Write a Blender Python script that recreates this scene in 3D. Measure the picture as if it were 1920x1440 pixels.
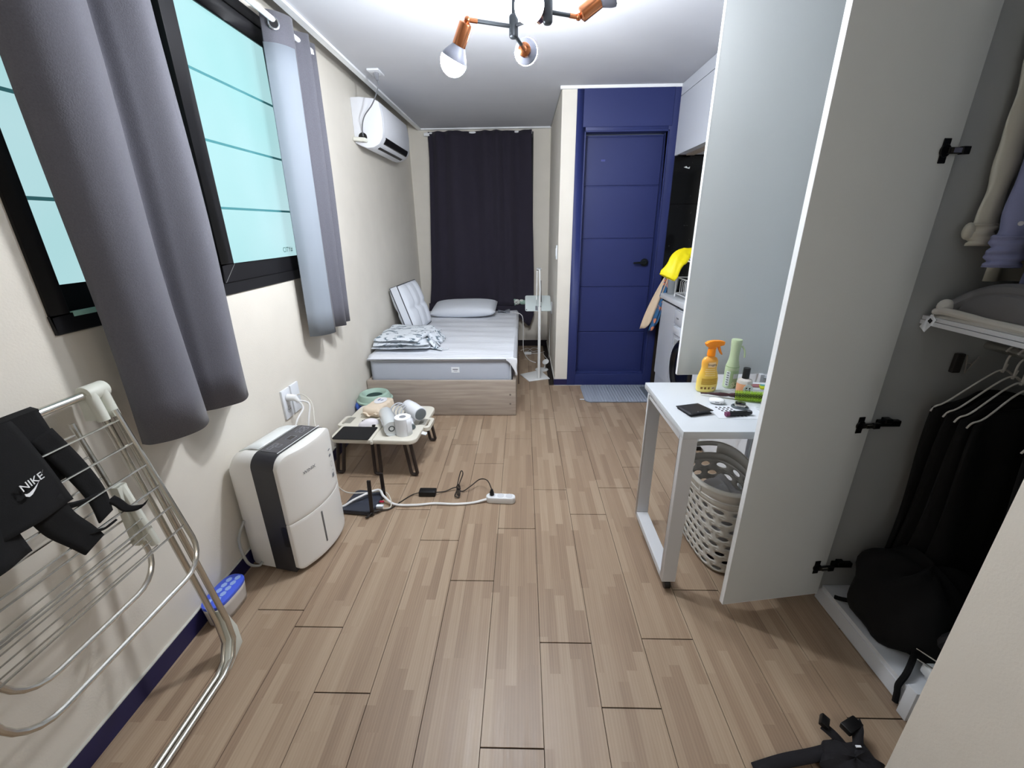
import bpy, bmesh, math, random
from mathutils import Vector, Matrix
random.seed(7)
PI = math.pi
for o in list(bpy.data.objects): bpy.data.objects.remove(o)
S = bpy.context.scene
COL = S.collection

# ------------------------------------------------------------------ camera
PITCH, YAW, ROLL, CAMH, FPX = 0.35815, 0.02823, -0.010844, 1.47, 796.5
cp, sp = math.cos(PITCH), math.sin(PITCH)
fw = Vector((-math.sin(YAW)*cp, math.cos(YAW)*cp, -sp))
rt = Vector((math.cos(YAW), math.sin(YAW), 0)); up = rt.cross(fw)
rt2 = math.cos(ROLL)*rt + math.sin(ROLL)*up
up2 = -math.sin(ROLL)*rt + math.cos(ROLL)*up
cd = bpy.data.cameras.new('camera'); cam = bpy.data.objects.new('camera', cd); COL.objects.link(cam)
m = Matrix((rt2, up2, -fw)).transposed().to_4x4(); m.translation = (0, 0, CAMH); cam.matrix_world = m
cd.sensor_fit = 'HORIZONTAL'; cd.sensor_width = 36; cd.lens = FPX/1920*36; cd.clip_start = 0.02
S.camera = cam
# ------------------------------------------------------------------ world, exposure
S.view_settings.view_transform = 'Standard'; S.view_settings.look = 'None'
S.view_settings.gamma = 1; S.view_settings.use_curve_mapping = False
S.view_settings.exposure = 0.08
w = bpy.data.worlds.new('world'); S.world = w; w.use_nodes = True
bg = w.node_tree.nodes['Background']; bg.inputs[0].default_value = (.75, .9, 1, 1); bg.inputs[1].default_value = 1.0
BULB_STRENGTH = 580.0
FILL_STRENGTH = 62.0
WINDOW_STRENGTH = 0.80

# ------------------------------------------------------------------ materials
def lin(c):
    return tuple((v/255/12.92 if v/255 <= .04045 else ((v/255+.055)/1.055)**2.4) for v in c)
MATS = {}
def mat(name, col, rough=.5, metal=0.0, var=0.0, scale=30, bump=0.0, bscale=200, trans=0.0, emit=0.0, coat=0.0, sheen=0.0, alpha=1.0, stretch=None, ior=1.45):
    if name in MATS: return MATS[name]
    M = bpy.data.materials.new(name); M.use_nodes = True; nt = M.node_tree; N = nt.nodes; L = nt.links
    b = N['Principled BSDF']; c = lin(col)
    b.inputs['Base Color'].default_value = (*c, 1)
    b.inputs['Roughness'].default_value = rough; b.inputs['Metallic'].default_value = metal
    b.inputs['Transmission Weight'].default_value = trans; b.inputs['Coat Weight'].default_value = coat
    b.inputs['Sheen Weight'].default_value = sheen; b.inputs['Alpha'].default_value = alpha; b.inputs['IOR'].default_value = ior
    if emit:
        b.inputs['Emission Color'].default_value = (*c, 1); b.inputs['Emission Strength'].default_value = emit
    tc = None
    if var or bump:
        tc = N.new('ShaderNodeTexCoord'); mp = N.new('ShaderNodeMapping'); L.new(tc.outputs['Object'], mp.inputs[0])
        if stretch: mp.inputs['Scale'].default_value = stretch
    if var:
        n = N.new('ShaderNodeTexNoise'); n.inputs['Scale'].default_value = scale; n.inputs['Detail'].default_value = 4
        L.new(mp.outputs[0], n.inputs[0])
        r = N.new('ShaderNodeMapRange'); r.inputs['From Min'].default_value = .25; r.inputs['From Max'].default_value = .75
        r.inputs['To Min'].default_value = 1-var; r.inputs['To Max'].default_value = 1+var
        L.new(n.outputs[0], r.inputs[0])
        x = N.new('ShaderNodeVectorMath'); x.operation = 'SCALE'; x.inputs[0].default_value = c
        L.new(r.outputs[0], x.inputs['Scale']); L.new(x.outputs[0], b.inputs['Base Color'])
    if bump:
        n2 = N.new('ShaderNodeTexNoise'); n2.inputs['Scale'].default_value = bscale; n2.inputs['Detail'].default_value = 3
        L.new(mp.outputs[0], n2.inputs[0])
        bp = N.new('ShaderNodeBump'); bp.inputs['Strength'].default_value = bump; bp.inputs['Distance'].default_value = .002
        L.new(n2.outputs[0], bp.inputs['Height']); L.new(bp.outputs[0], b.inputs['Normal'])
    MATS[name] = M; return M

def nodes(M): return M.node_tree.nodes, M.node_tree.links, M.node_tree.nodes['Principled BSDF']
def math_node(N, L, op, a, b=None):
    n = N.new('ShaderNodeMath'); n.operation = op
    for i, v in enumerate((a, b)):
        if v is None: continue
        if hasattr(v, 'is_output'): L.new(v, n.inputs[i])
        else: n.inputs[i].default_value = v
    return n.outputs[0]

def plank_material():
    M = mat('laminate', (160, 136, 112), .33); N, L, b = nodes(M)
    g = N.new('ShaderNodeNewGeometry'); sx = N.new('ShaderNodeSeparateXYZ'); L.new(g.outputs['Position'], sx.inputs[0])
    X, Y = sx.outputs[0], sx.outputs[1]
    row = math_node(N, L, 'FLOOR', math_node(N, L, 'DIVIDE', math_node(N, L, 'ADD', X, 9.6765), .03846))
    wn = N.new('ShaderNodeTexWhiteNoise'); wn.noise_dimensions = '1D'; L.new(row, wn.inputs['W'])
    off = math_node(N, L, 'MULTIPLY', wn.outputs[0], 3.0)
    col = math_node(N, L, 'FLOOR', math_node(N, L, 'DIVIDE', math_node(N, L, 'ADD', Y, off), .37))
    cb = N.new('ShaderNodeCombineXYZ'); L.new(row, cb.inputs[0]); L.new(col, cb.inputs[1])
    w2 = N.new('ShaderNodeTexWhiteNoise'); w2.noise_dimensions = '2D'; L.new(cb.outputs[0], w2.inputs['Vector'])
    # grain
    mp = N.new('ShaderNodeMapping'); mp.inputs['Scale'].default_value = (60, 2.2, 1); L.new(g.outputs['Position'], mp.inputs[0])
    ad = N.new('ShaderNodeVectorMath'); ad.operation = 'ADD'; L.new(mp.outputs[0], ad.inputs[0])
    s3 = N.new('ShaderNodeVectorMath'); s3.operation = 'SCALE'; s3.inputs['Scale'].default_value = 40
    L.new(w2.outputs['Color'], s3.inputs[0]); L.new(s3.outputs[0], ad.inputs[1])
    n1 = N.new('ShaderNodeTexNoise'); n1.inputs['Scale'].default_value = 1.0; n1.inputs['Detail'].default_value = 5; n1.inputs['Distortion'].default_value = .6
    L.new(ad.outputs[0], n1.inputs[0])
    wv = N.new('ShaderNodeTexWave'); wv.inputs['Scale'].default_value = .55; wv.inputs['Distortion'].default_value = 5; wv.inputs['Detail'].default_value = 2; wv.inputs['Detail Scale'].default_value = .6
    L.new(ad.outputs[0], wv.inputs[0])
    t = math_node(N, L, 'ADD', math_node(N, L, 'ADD', math_node(N, L, 'MULTIPLY', w2.outputs[0], .50), .06), math_node(N, L, 'MULTIPLY', n1.outputs[0], .55))
    t = math_node(N, L, 'ADD', t, math_node(N, L, 'MULTIPLY', wv.outputs[0], .13))
    cr = N.new('ShaderNodeValToRGB'); cr.color_ramp.elements[0].position = .2; cr.color_ramp.elements[1].position = .95
    cr.color_ramp.elements[0].color = (*lin((130, 110, 92)), 1); cr.color_ramp.elements[1].color = (*lin((168, 148, 126)), 1)
    e = cr.color_ramp.elements.new(.55); e.color = (*lin((149, 127, 106)), 1)
    L.new(t, cr.inputs[0]); L.new(cr.outputs[0], b.inputs['Base Color'])
    r = math_node(N, L, 'ADD', math_node(N, L, 'MULTIPLY', n1.outputs[0], .2), .3); L.new(r, b.inputs['Roughness'])
    bp = N.new('ShaderNodeBump'); bp.inputs['Strength'].default_value = .15; bp.inputs['Distance'].default_value = .001
    L.new(n1.outputs[0], bp.inputs['Height']); L.new(bp.outputs[0], b.inputs['Normal'])
    return M
def grain_material(name, c0, c1, scale, rough=.55):
    M = mat(name, c0, rough); N, L, b = nodes(M)
    tc = N.new('ShaderNodeTexCoord'); mp = N.new('ShaderNodeMapping'); mp.inputs['Scale'].default_value = scale
    L.new(tc.outputs['Object'], mp.inputs[0])
    n = N.new('ShaderNodeTexNoise'); n.inputs['Scale'].default_value = 1; n.inputs['Detail'].default_value = 6; n.inputs['Distortion'].default_value = .4
    L.new(mp.outputs[0], n.inputs[0])
    cr = N.new('ShaderNodeValToRGB'); cr.color_ramp.elements[0].position = .3; cr.color_ramp.elements[1].position = .7
    cr.color_ramp.elements[0].color = (*lin(c0), 1); cr.color_ramp.elements[1].color = (*lin(c1), 1)
    L.new(n.outputs[0], cr.inputs[0]); L.new(cr.outputs[0], b.inputs['Base Color'])
    return M
def speckle_material(name, base, spot, scale, thr, rough=.5, stretch=(1, 1, 1)):
    """base colour with scattered printed marks"""
    M = mat(name, base, rough); N, L, b = nodes(M)
    tc = N.new('ShaderNodeTexCoord'); mp = N.new('ShaderNodeMapping'); mp.inputs['Scale'].default_value = stretch
    L.new(tc.outputs['Object'], mp.inputs[0])
    v = N.new('ShaderNodeTexNoise'); v.inputs['Scale'].default_value = scale; v.inputs['Detail'].default_value = 2; v.inputs['Distortion'].default_value = 1.2
    L.new(mp.outputs[0], v.inputs[0])
    cr = N.new('ShaderNodeValToRGB'); cr.color_ramp.elements[0].position = thr; cr.color_ramp.elements[1].position = thr+.04
    cr.color_ramp.elements[0].color = (*lin(base), 1); cr.color_ramp.elements[1].color = (*lin(spot), 1)
    L.new(v.outputs[0], cr.inputs[0]); L.new(cr.outputs[0], b.inputs['Base Color'])
    return M
def ribbed(M, axis, scale, strength, dist=.004):
    """adds woven ribs as relief"""
    N, L, b = nodes(M)
    tc = N.new('ShaderNodeTexCoord'); wv = N.new('ShaderNodeTexWave'); wv.bands_direction = axis; wv.inputs['Scale'].default_value = scale
    wv.inputs['Distortion'].default_value = 1.0; wv.inputs['Detail'].default_value = 1
    L.new(tc.outputs['Object'], wv.inputs[0])
    bp = N.new('ShaderNodeBump'); bp.inputs['Strength'].default_value = strength; bp.inputs['Distance'].default_value = dist
    L.new(wv.outputs[0], bp.inputs['Height']); L.new(bp.outputs[0], b.inputs['Normal'])
    return M

# ------------------------------------------------------------------ geometry helpers
class MB:
    def __init__(s): s.v = []; s.f = []
    def add(s, vs, fs, M=None):
        k = len(s.v)
        s.v += [tuple(M @ Vector(p)) if M else tuple(p) for p in vs]
        s.f += [tuple(i+k for i in f) for f in fs]; return s
    def box(s, x0, y0, z0, x1, y1, z1, M=None):
        x0, x1 = sorted((x0, x1)); y0, y1 = sorted((y0, y1)); z0, z1 = sorted((z0, z1))
        v = [(x0,y0,z0),(x1,y0,z0),(x1,y1,z0),(x0,y1,z0),(x0,y0,z1),(x1,y0,z1),(x1,y1,z1),(x0,y1,z1)]
        return s.add(v, [(0,3,2,1),(4,5,6,7),(0,1,5,4),(1,2,6,5),(2,3,7,6),(3,0,4,7)], M)
    def grid(s, fn, nu, nv, cu=False, cv=False, M=None):
        U = nu if cu else nu+1; V = nv if cv else nv+1
        vs = [fn(i/nu, j/nv) for i in range(U) for j in range(V)]; fs = []
        for i in range(nu):
            for j in range(nv):
                a = i*V+j; b = ((i+1) % U)*V+j; c = ((i+1) % U)*V+(j+1) % V; d = i*V+(j+1) % V
                fs.append((a, b, c, d))
        return s.add(vs, fs, M)
    def tube(s, pts, r, n=8, closed=False, cap=True, M=None):
        P = [Vector(p) for p in pts]; K = len(P)
        rs = r if isinstance(r, (list, tuple)) else [r]*K
        T = []
        for i in range(K):
            a = P[i-1] if (i or closed) else P[0]; b = P[(i+1) % K] if (i < K-1 or closed) else P[-1]
            t = (b-a); T.append(t.normalized() if t.length > 1e-9 else Vector((0,0,1)))
        u = T[0].orthogonal().normalized(); vs = []
        for i in range(K):
            u = (u - T[i]*u.dot(T[i]))
            u = u.normalized() if u.length > 1e-6 else T[i].orthogonal().normalized()
            w_ = T[i].cross(u)
            for k in range(n):
                a = 2*PI*k/n; vs.append(P[i] + (u*math.cos(a)+w_*math.sin(a))*rs[i])
        fs = []
        for i in range(K if closed else K-1):
            for k in range(n):
                j = (i+1) % K
                fs.append((i*n+k, i*n+(k+1) % n, j*n+(k+1) % n, j*n+k))
        if cap and not closed:
            fs.append(tuple(range(n-1, -1, -1))); fs.append(tuple((K-1)*n+k for k in range(n)))
        return s.add(vs, fs, M)
    def lathe(s, prof, n=24, M=None, sx=1, sy=1):
        K = len(prof); vs = []
        for r, z in prof:
            for k in range(n):
                a = 2*PI*k/n; vs.append((r*math.cos(a)*sx, r*math.sin(a)*sy, z))
        fs = [(i*n+k, i*n+(k+1) % n, (i+1)*n+(k+1) % n, (i+1)*n+k) for i in range(K-1) for k in range(n)]
        fs.append(tuple(range(n-1, -1, -1))); fs.append(tuple((K-1)*n+k for k in range(n)))
        return s.add(vs, fs, M)
    def prism(s, poly, z0, z1, M=None):
        n = len(poly)
        vs = [(x, y, z0) for x, y in poly]+[(x, y, z1) for x, y in poly]
        fs = [tuple(range(n-1, -1, -1)), tuple(range(n, 2*n))]+[(i, (i+1) % n, n+(i+1) % n, n+i) for i in range(n)]
        return s.add(vs, fs, M)
    def ball(s, c, rx, ry=None, rz=None, n=16, M=None):
        ry = ry or rx; rz = rz or rx; h = n//2
        def f(u, v):
            a = 2*PI*u; b = PI*(v-.5)
            return (c[0]+rx*math.cos(a)*math.cos(b), c[1]+ry*math.sin(a)*math.cos(b), c[2]+rz*math.sin(b))
        return s.grid(f, n, h, cu=True, M=M)
def rrect(x0, y0, x1, y1, r, n=5):
    out = []
    for cx, cy, a0 in ((x1-r, y1-r, 0), (x0+r, y1-r, PI/2), (x0+r, y0+r, PI), (x1-r, y0+r, 1.5*PI)):
        for k in range(n+1):
            a = a0+PI/2*k/n; out.append((cx+r*math.cos(a), cy+r*math.sin(a)))
    return out
def spline(pts, n=8):
    P = [Vector(p) for p in pts]; out = []
    for i in range(len(P)-1):
        p0 = P[max(i-1, 0)]; p1 = P[i]; p2 = P[i+1]; p3 = P[min(i+2, len(P)-1)]
        for k in range(n):
            t = k/n
            out.append(.5*((2*p1)+(p2-p0)*t+(2*p0-5*p1+4*p2-p3)*t*t+(3*p1-p0-3*p2+p3)*t**3))
    out.append(P[-1]); return out
def frame(o, x, y):
    """matrix with origin o, local x axis x, local y roughly y"""
    x = Vector(x).normalized(); y = Vector(y); z = x.cross(y).normalized(); y = z.cross(x)
    m = Matrix((x, y, z)).transposed().to_4x4(); m.translation = o; return m
def axis(o, z, ref=(0, 0, 1)):
    z = Vector(z).normalized(); r = Vector(ref)
    if abs(z.dot(r)) > .98: r = Vector((1, 0, 0))
    x = r.cross(z).normalized(); y = z.cross(x)
    m = Matrix((x, y, z)).transposed().to_4x4(); m.translation = o; return m
WM = {}
def build(name, mb, material, parent=None, loc=None, bevel=0, seg=2, solid=0, subsurf=0, smooth=35, kind=None, off=0):
    """links mb (world coordinates) as ONE mesh object under parent"""
    me = bpy.data.meshes.new(name)
    base = WM[parent] if parent else Matrix.Translation(loc or (0, 0, 0))
    inv = base.inverted()
    me.from_pydata([tuple(inv @ Vector(p)) for p in mb.v], [], mb.f)
    bm = bmesh.new(); bm.from_mesh(me); bmesh.ops.remove_doubles(bm, verts=bm.verts, dist=1e-6)
    bmesh.ops.recalc_face_normals(bm, faces=bm.faces)
    if bevel:
        ed = [e for e in bm.edges if len(e.link_faces) == 2 and e.calc_face_angle(0) > .6]
        bmesh.ops.bevel(bm, geom=ed, offset=bevel, segments=seg, affect='EDGES', profile=.5)
    bm.to_mesh(me); bm.free()
    me.polygons.foreach_set('use_smooth', [True]*len(me.polygons)); me.set_sharp_from_angle(angle=math.radians(smooth))
    me.materials.append(material)
    o = bpy.data.objects.new(name, me); COL.objects.link(o)
    if parent: o.parent = parent
    else: o.matrix_world = base
    WM[o] = base.copy()
    if solid:
        md = o.modifiers.new('solid', 'SOLIDIFY'); md.thickness = solid; md.offset = off
    if subsurf:
        md = o.modifiers.new('sub', 'SUBSURF'); md.levels = subsurf; md.render_levels = subsurf
    if kind: o['kind'] = kind
    return o
def tag(o, label, cat, group=None, kind=None):
    o['label'] = label; o['category'] = cat
    if group: o['group'] = group
    if kind: o['kind'] = kind
    return o
def thing(name, loc, label, cat, group=None, rz=0):
    o = bpy.data.objects.new(name, None); COL.objects.link(o); o.empty_display_size = .05
    M = Matrix.Translation(loc) @ Matrix.Rotation(rz, 4, 'Z'); o.matrix_world = M; WM[o] = M
    return tag(o, label, cat, group)
def text(body, size, M, material, parent, name='lettering', extrude=.0002, sx=1.0, shear=0.0):
    """raised flat lettering, local xy plane of M (world)"""
    cu = bpy.data.curves.new('t', 'FONT'); cu.body = body; cu.size = size; cu.extrude = extrude; cu.align_x = 'CENTER'; cu.align_y = 'CENTER'; cu.shear = shear
    cu.resolution_u = 3
    t = bpy.data.objects.new('t', cu); COL.objects.link(t)
    dg = bpy.context.evaluated_depsgraph_get(); me = bpy.data.meshes.new_from_object(t.evaluated_get(dg))
    bpy.data.objects.remove(t); bpy.data.curves.remove(cu)
    T = (WM[parent].inverted() if parent else Matrix()) @ M @ Matrix.Diagonal((sx, 1, 1, 1)); me.transform(T)
    me.materials.clear(); me.materials.append(material)
    o = bpy.data.objects.new(name, me); COL.objects.link(o)
    if parent: o.parent = parent; WM[o] = WM[parent].copy()
    else: WM[o] = Matrix()
    return o

# common materials
wallpaper = mat('wallpaper', (220, 215, 205), .9, var=.03, scale=6, bump=.25, bscale=160)
ceil_m = mat('ceiling_paper', (196, 198, 204), .95, var=.02, scale=5, bump=.2, bscale=150)
navy = mat('navy_base', (28, 26, 72), .45)
darkbase = mat('dark_base', (34, 27, 36), .5)
white = mat('white_laminate', (222, 226, 232), .35, var=.01, scale=3)
whiteplastic = mat('white_plastic', (228, 230, 232), .35)
greyboard = mat('grey_door_board', (208, 213, 214), .5, bump=.12, bscale=400)
edgewhite = mat('white_edge_band', (240, 243, 246), .4)
black = mat('black_plastic', (14, 14, 16), .4)
blackframe = mat('black_window_frame', (16, 15, 19), .5, bump=.1, bscale=500)
blackcloth = mat('black_cloth', (6, 6, 8), .95, var=.2, scale=20, bump=.3, bscale=300)
chrome = mat('steel', (214, 212, 205), .26, 1.0)
darksteel = mat('dark_steel', (70, 70, 74), .3, 1.0)
copper = mat('copper', (205, 135, 95), .25, 1.0)
greymetal = mat('grey_lamp_metal', (70, 75, 80), .45, .6)
printblack = mat('print_black', (25, 25, 28), .6)
printgrey = mat('print_grey', (120, 122, 128), .6)
blue = mat('blue_paint', (34, 44, 96), .5, var=.04, scale=4)

# ================================================================== STRUCTURE
CEIL = 2.47
def struct(name, mb, m, parent=None, **k):
    o = build(name, mb, m, parent, **k)
    if not parent: o['kind'] = 'structure'
    return o
# floor of separate boards
subfloor = mat('subfloor', (34, 26, 20), .9)
floor = struct('floor', MB().box(-1.42, -1.6, -.06, 1.95, 5.5, -.0035), subfloor)
pm = plank_material()
PW, PL = .19228, .9845
offs = {-7: .55, -6: .3, -5: .224, -4: .961, -3: .718, -2: .464, -1: .810, 0: .172, 1: .930, 2: .194, 3: .426, 4: .67, 5: .913, 6: .25, 7: .6, 8: .1, 9: .45}
pcache = {}
for c, o0 in offs.items():
    x0 = .0617+PW*c; x1 = x0+PW
    if x0 < -1.30: x0 = -1.27
    if x1 > 1.83: continue
    j = -3
    while True:
        y0 = o0+PL*j; y1 = y0+PL; j += 1
        if y0 > 5.35: break
        if y1 < -1.6: continue
        ya, yb = max(y0, -1.6), min(y1, 5.36)
        if c >= 1 and ya > 3.9: continue
        if c >= 1 and yb > 3.9: yb = 3.9
        key = (round(x1-x0, 4), round(yb-ya, 4))
        if key not in pcache:
            mb = MB().box(.0009, .0019, -.0035, x1-x0-.0009, yb-ya-.0019, 0)
            p = build('plank', mb, pm, None, bevel=.0006, seg=1); pcache[key] = p.data
        else:
            p = bpy.data.objects.new('plank', pcache[key]); COL.objects.link(p)
        p.parent = floor; p.location = (x0, ya, 0)
# left wall with window hole
WY0, WY1, WZ0, WZ1 = 1.095, 2.62, 1.20, 2.42
wl = MB()
wl.box(-1.42, -1.6, 0, -1.27, WY0, 2.65).box(-1.42, WY1, 0, -1.27, 5.5, 2.65)
wl.box(-1.42, WY0, 0, -1.27, WY1, WZ0).box(-1.42, WY0, WZ1, -1.27, WY1, 2.65)
struct('wall_left', wl, wallpaper)
struct('wall_back', MB().box(-1.42, 5.35, 0, -1.05, 5.5, 2.65).box(.115, 5.35, 0, .45, 5.5, 2.65).box(-1.05, 5.35, 2.43, .115, 5.5, 2.65).box(-1.05, 5.35, 0, .115, 5.5, .62), wallpaper)
struct('wall_niche', MB().box(.306, 4.05, 0, .45, 5.5, 2.65), wallpaper)
bw = MB().box(.306, 3.895, 0, .423, 4.05, 2.65)
struct('wall_bathroom', bw, wallpaper)
struct('wall_right', MB().box(1.82, .7, 0, 1.95, 4.05, 2.65), wallpaper)
struct('wall_entry', MB().box(.985, -1.6, 0, 1.95, .742, 2.65), wallpaper)
struct('wall_rear', MB().box(-1.42, -1.75, 0, 1.95, -1.6, 2.65), wallpaper)
ce = MB().box(-1.143, -1.6, CEIL, 1.95, 5.33, 2.62).box(-1.42, -1.6, 2.62, 1.95, 5.5, 2.7)
struct('ceiling', ce, ceil_m)
struct('trim_1', MB().box(-1.158, -1.6, CEIL-.014, -1.118, 5.31, CEIL+.02), edgewhite)
struct('trim_2', MB().box(-1.158, 5.305, CEIL-.014, .306, 5.35, CEIL+.02), edgewhite)
struct('trim_3', MB().box(.29, 3.872, CEIL-.02, 1.25, 3.9, CEIL), edgewhite)
struct('trim_4', MB().box(.2995, 3.9, CEIL-.008, .306, 5.3, CEIL), mat('trim_grey', (170, 170, 168), .8))  # grey niche trim, darker than the other trims
# baseboards
capw = mat('caulk_white', (205, 205, 198), .6)
b = struct('baseboard_left', MB().box(-1.27, -1.6, 0, -1.262, 5.35, .078), navy)
build('caulk_line', MB().box(-1.27, -1.6, .078, -1.261, 5.35, .082), capw, b)
struct('baseboard_back', MB().box(-1.27, 5.342, 0, .306, 5.35, .075), darkbase)
b = struct('baseboard_niche', MB().box(.298, 3.9, 0, .306, 5.35, .06), darkbase)
build('caulk_line', MB().box(.297, 3.9, .06, .306, 5.35, .064), capw, b)
struct('baseboard_bathroom', MB().box(.298, 3.887, 0, .43, 3.895, .062), navy)
struct('trim_5', MB().box(.298, 3.884, .0, 1.2, 3.888, .004), capw)

# ---- bathroom door with blue surround
D = thing('door_1', (.85, 3.895, 0), '', '')
for k in ('label', 'category'): del D[k]
D['kind'] = 'structure'
sur = MB().box(.423, 3.885, 0, .498, 4.05, CEIL).box(1.152, 3.885, 0, 1.226, 4.05, CEIL).box(.498, 3.885, 2.155, 1.152, 4.05, CEIL).box(.498, 3.885, 0, 1.152, 4.0, .115)
build('surround', sur, blue, D, bevel=.002, seg=1)
cas = MB()
for (a, b_, c_, d_) in ((.49, .502, .115, 2.165), (1.148, 1.16, .115, 2.165)): cas.box(a, 3.878, c_, b_, 3.886, d_)
cas.box(.49, 3.878, 2.155, 1.16, 3.886, 2.167)
build('architrave', cas, blue, D, bevel=.002, seg=1)
build('header_panel', MB().box(.475, 3.880, 2.19, 1.175, 3.886, 2.455), blue, D, bevel=.002, seg=1)
zs = [.122, .508, .928, 1.347, 1.77, 2.14]
leaf = build('door_leaf', MB().box(.502, 3.99, .12, 1.150, 4.02, 2.15), blue, D)
for i in range(5):
    build('door_panel', MB().box(.503, 3.983, zs[i]+(.004 if i else 0), 1.149, 3.992, zs[i+1]-.004), blue, leaf, bevel=.003, seg=1)
bl = mat('black_handle', (9, 16, 18), .45, .3)
hd = build('door_handle', MB().lathe([(0, 0), (.033, 0), (.034, .008), (.03, .02), (.012, .022), (.012, .045), (0, .046)], 20, axis((1.085, 3.983, 1.144), (0, -1, 0))), bl, D)
build('lever', MB().tube([(1.085, 3.94, 1.144), (1.06, 3.935, 1.144), (.98, 3.935, 1.142)], [.011, .011, .008], 10), bl, hd)
build('door_badge', MB().box(.650, 3.980, 1.958, .684, 3.984, 1.972), mat('badge', (70, 76, 140), .3), D)
build('threshold', MB().box(.498, 3.93, .11, 1.152, 3.99, .125), blue, D, bevel=.002, seg=1)

# ---- black tile splashback right of the door
tile = speckle_material('black_granite', (10, 11, 13), (120, 130, 125), 90, .74, .12)
tw = struct('wall_splashback', MB().box(1.226, 3.89, 0, 1.83, 3.91, CEIL), subfloor)
for i in range(2):
    for k in range(3):
        build('tile', MB().box(1.227+.3*i, 3.882, .9+.36*k, 1.226+.3*(i+1)-.001, 3.892, .9+.36*(k+1)-.002), tile, tw, bevel=.001, seg=1)
build('splash_mark', MB().prism([(0, 0), (.02, .008), (.034, -.004), (.05, .004), (.046, -.012), (.02, -.006)], 0, .0006, axis((1.305, 3.8815, 1.895), (0, -1, 0))), mat('mark_white', (200, 205, 205), .6), tw)

# ---- window_1: two frosted sashes
glassE = mat('frosted_glass', (120, 225, 212), .25); N, L, b = nodes(glassE)
b.inputs['Base Color'].default_value = (*lin((60, 84, 84)), 1)
tc = N.new('ShaderNodeTexCoord'); nz = N.new('ShaderNodeTexNoise'); nz.inputs['Scale'].default_value = 1.6; L.new(tc.outputs['Object'], nz.inputs[0])
cr = N.new('ShaderNodeValToRGB'); cr.color_ramp.elements[0].position = .3; cr.color_ramp.elements[1].position = .7
cr.color_ramp.elements[0].color = (*lin((176, 229, 232)), 1); cr.color_ramp.elements[1].color = (*lin((204, 240, 246)), 1)
L.new(nz.outputs[0], cr.inputs[0]); L.new(cr.outputs[0], b.inputs['Emission Color']); b.inputs['Emission Strength'].default_value = WINDOW_STRENGTH
stripeE = mat('clear_stripe', (60, 110, 115), .15, emit=.55)
W = thing('window_1', (-1.3, 1.86, WZ0), '', '')
for k in ('label', 'category'): del W[k]
W['kind'] = 'structure'
fr = MB()
fr.box(-1.38, WY0, WZ0, -1.262, WY1, WZ0+.05).box(-1.38, WY0, WZ1-.05, -1.262, WY1, WZ1)
fr.box(-1.38, WY0, WZ0+.05, -1.262, WY0+.055, WZ1-.05).box(-1.38, WY1-.055, WZ0+.05, -1.262, WY1, WZ1-.05)
build('window_frame', fr, blackframe, W, bevel=.003, seg=1)
def sash(y0, y1, xo, st):
    z0, z1 = WZ0+.048, WZ1-.048
    f = MB().box(xo-.03, y0, z0, xo, y1, z0+.075).box(xo-.03, y0, z1-.075, xo, y1, z1).box(xo-.03, y0, z0+.075, xo, y0+st, z1-.075).box(xo-.03, y1-.07, z0+.075, xo, y1, z1-.075)
    s = build('sash', f, blackframe, W, bevel=.003, seg=1)
    mit = MB()
    for yy in (y0, ):
        mit.tube([(xo+.0005, yy, z0), (xo+.0005, yy+st, z0+.075)], .0012, 4)
    build('mitre_joint', mit, mat('mitre', (120, 120, 120), .5), s)
    g = build('pane', MB().box(xo-.02, y0+st, z0+.075, xo-.012, y1-.07, z1-.075), glassE, s)
    for z in (1.55, 1.8045, 2.05, 2.295):
        if z < z1-.08: build('clear_stripe', MB().box(xo-.0125, y0+st, z-.005, xo-.0112, y1-.07, z+.005), stripeE, s)
    return s
sash(1.135, 1.80, -1.30, .045)
s2 = sash(1.815, 2.57, -1.266, .085)
text('CITY#', .036, Matrix(((0, 0, 1, -1.2765), (1, 0, 0, 2.385), (0, 1, 0, 1.357), (0, 0, 0, 1))), mat('window_print', (60, 110, 105), .6), s2, 'window_lettering', .0001)
build('track_insert', MB().box(-1.27, 1.155, WZ0+.042, -1.2605, 1.45, WZ0+.056), mat('track_green', (165, 215, 205), .4), W)

# ---- window_2 behind the dark curtain
W2 = thing('window_2', (-.47, 5.35, .62), '', '')
for k in ('label', 'category'): del W2[k]
W2['kind'] = 'structure'
f2 = MB().box(-1.05, 5.335, .62, .115, 5.42, .68).box(-1.05, 5.335, 2.37, .115, 5.42, 2.43).box(-1.05, 5.335, .68, -.99, 5.42, 2.37).box(.05, 5.335, .68, .115, 5.42, 2.37).box(-.99, 5.345, 1.66, .05, 5.41, 1.70)
build('window_frame', f2, blackframe, W2, bevel=.003, seg=1)
build('pane', MB().box(-.99, 5.37, .68, .05, 5.38, 1.66), mat('dark_glass', (20, 22, 26), .1), W2)
build('pane', MB().box(-.99, 5.37, 1.70, .05, 5.38, 2.37), mat('dark_glass', (20, 22, 26), .1), W2)
build('window_handle', MB().tube(spline([(.082, 5.33, 1.61), (.085, 5.315, 1.6), (.09, 5.31, 1.5), (.092, 5.31, 1.31)]), .008, 8), mat('handle_silver', (190, 190, 192), .3, .8), W2)

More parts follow.
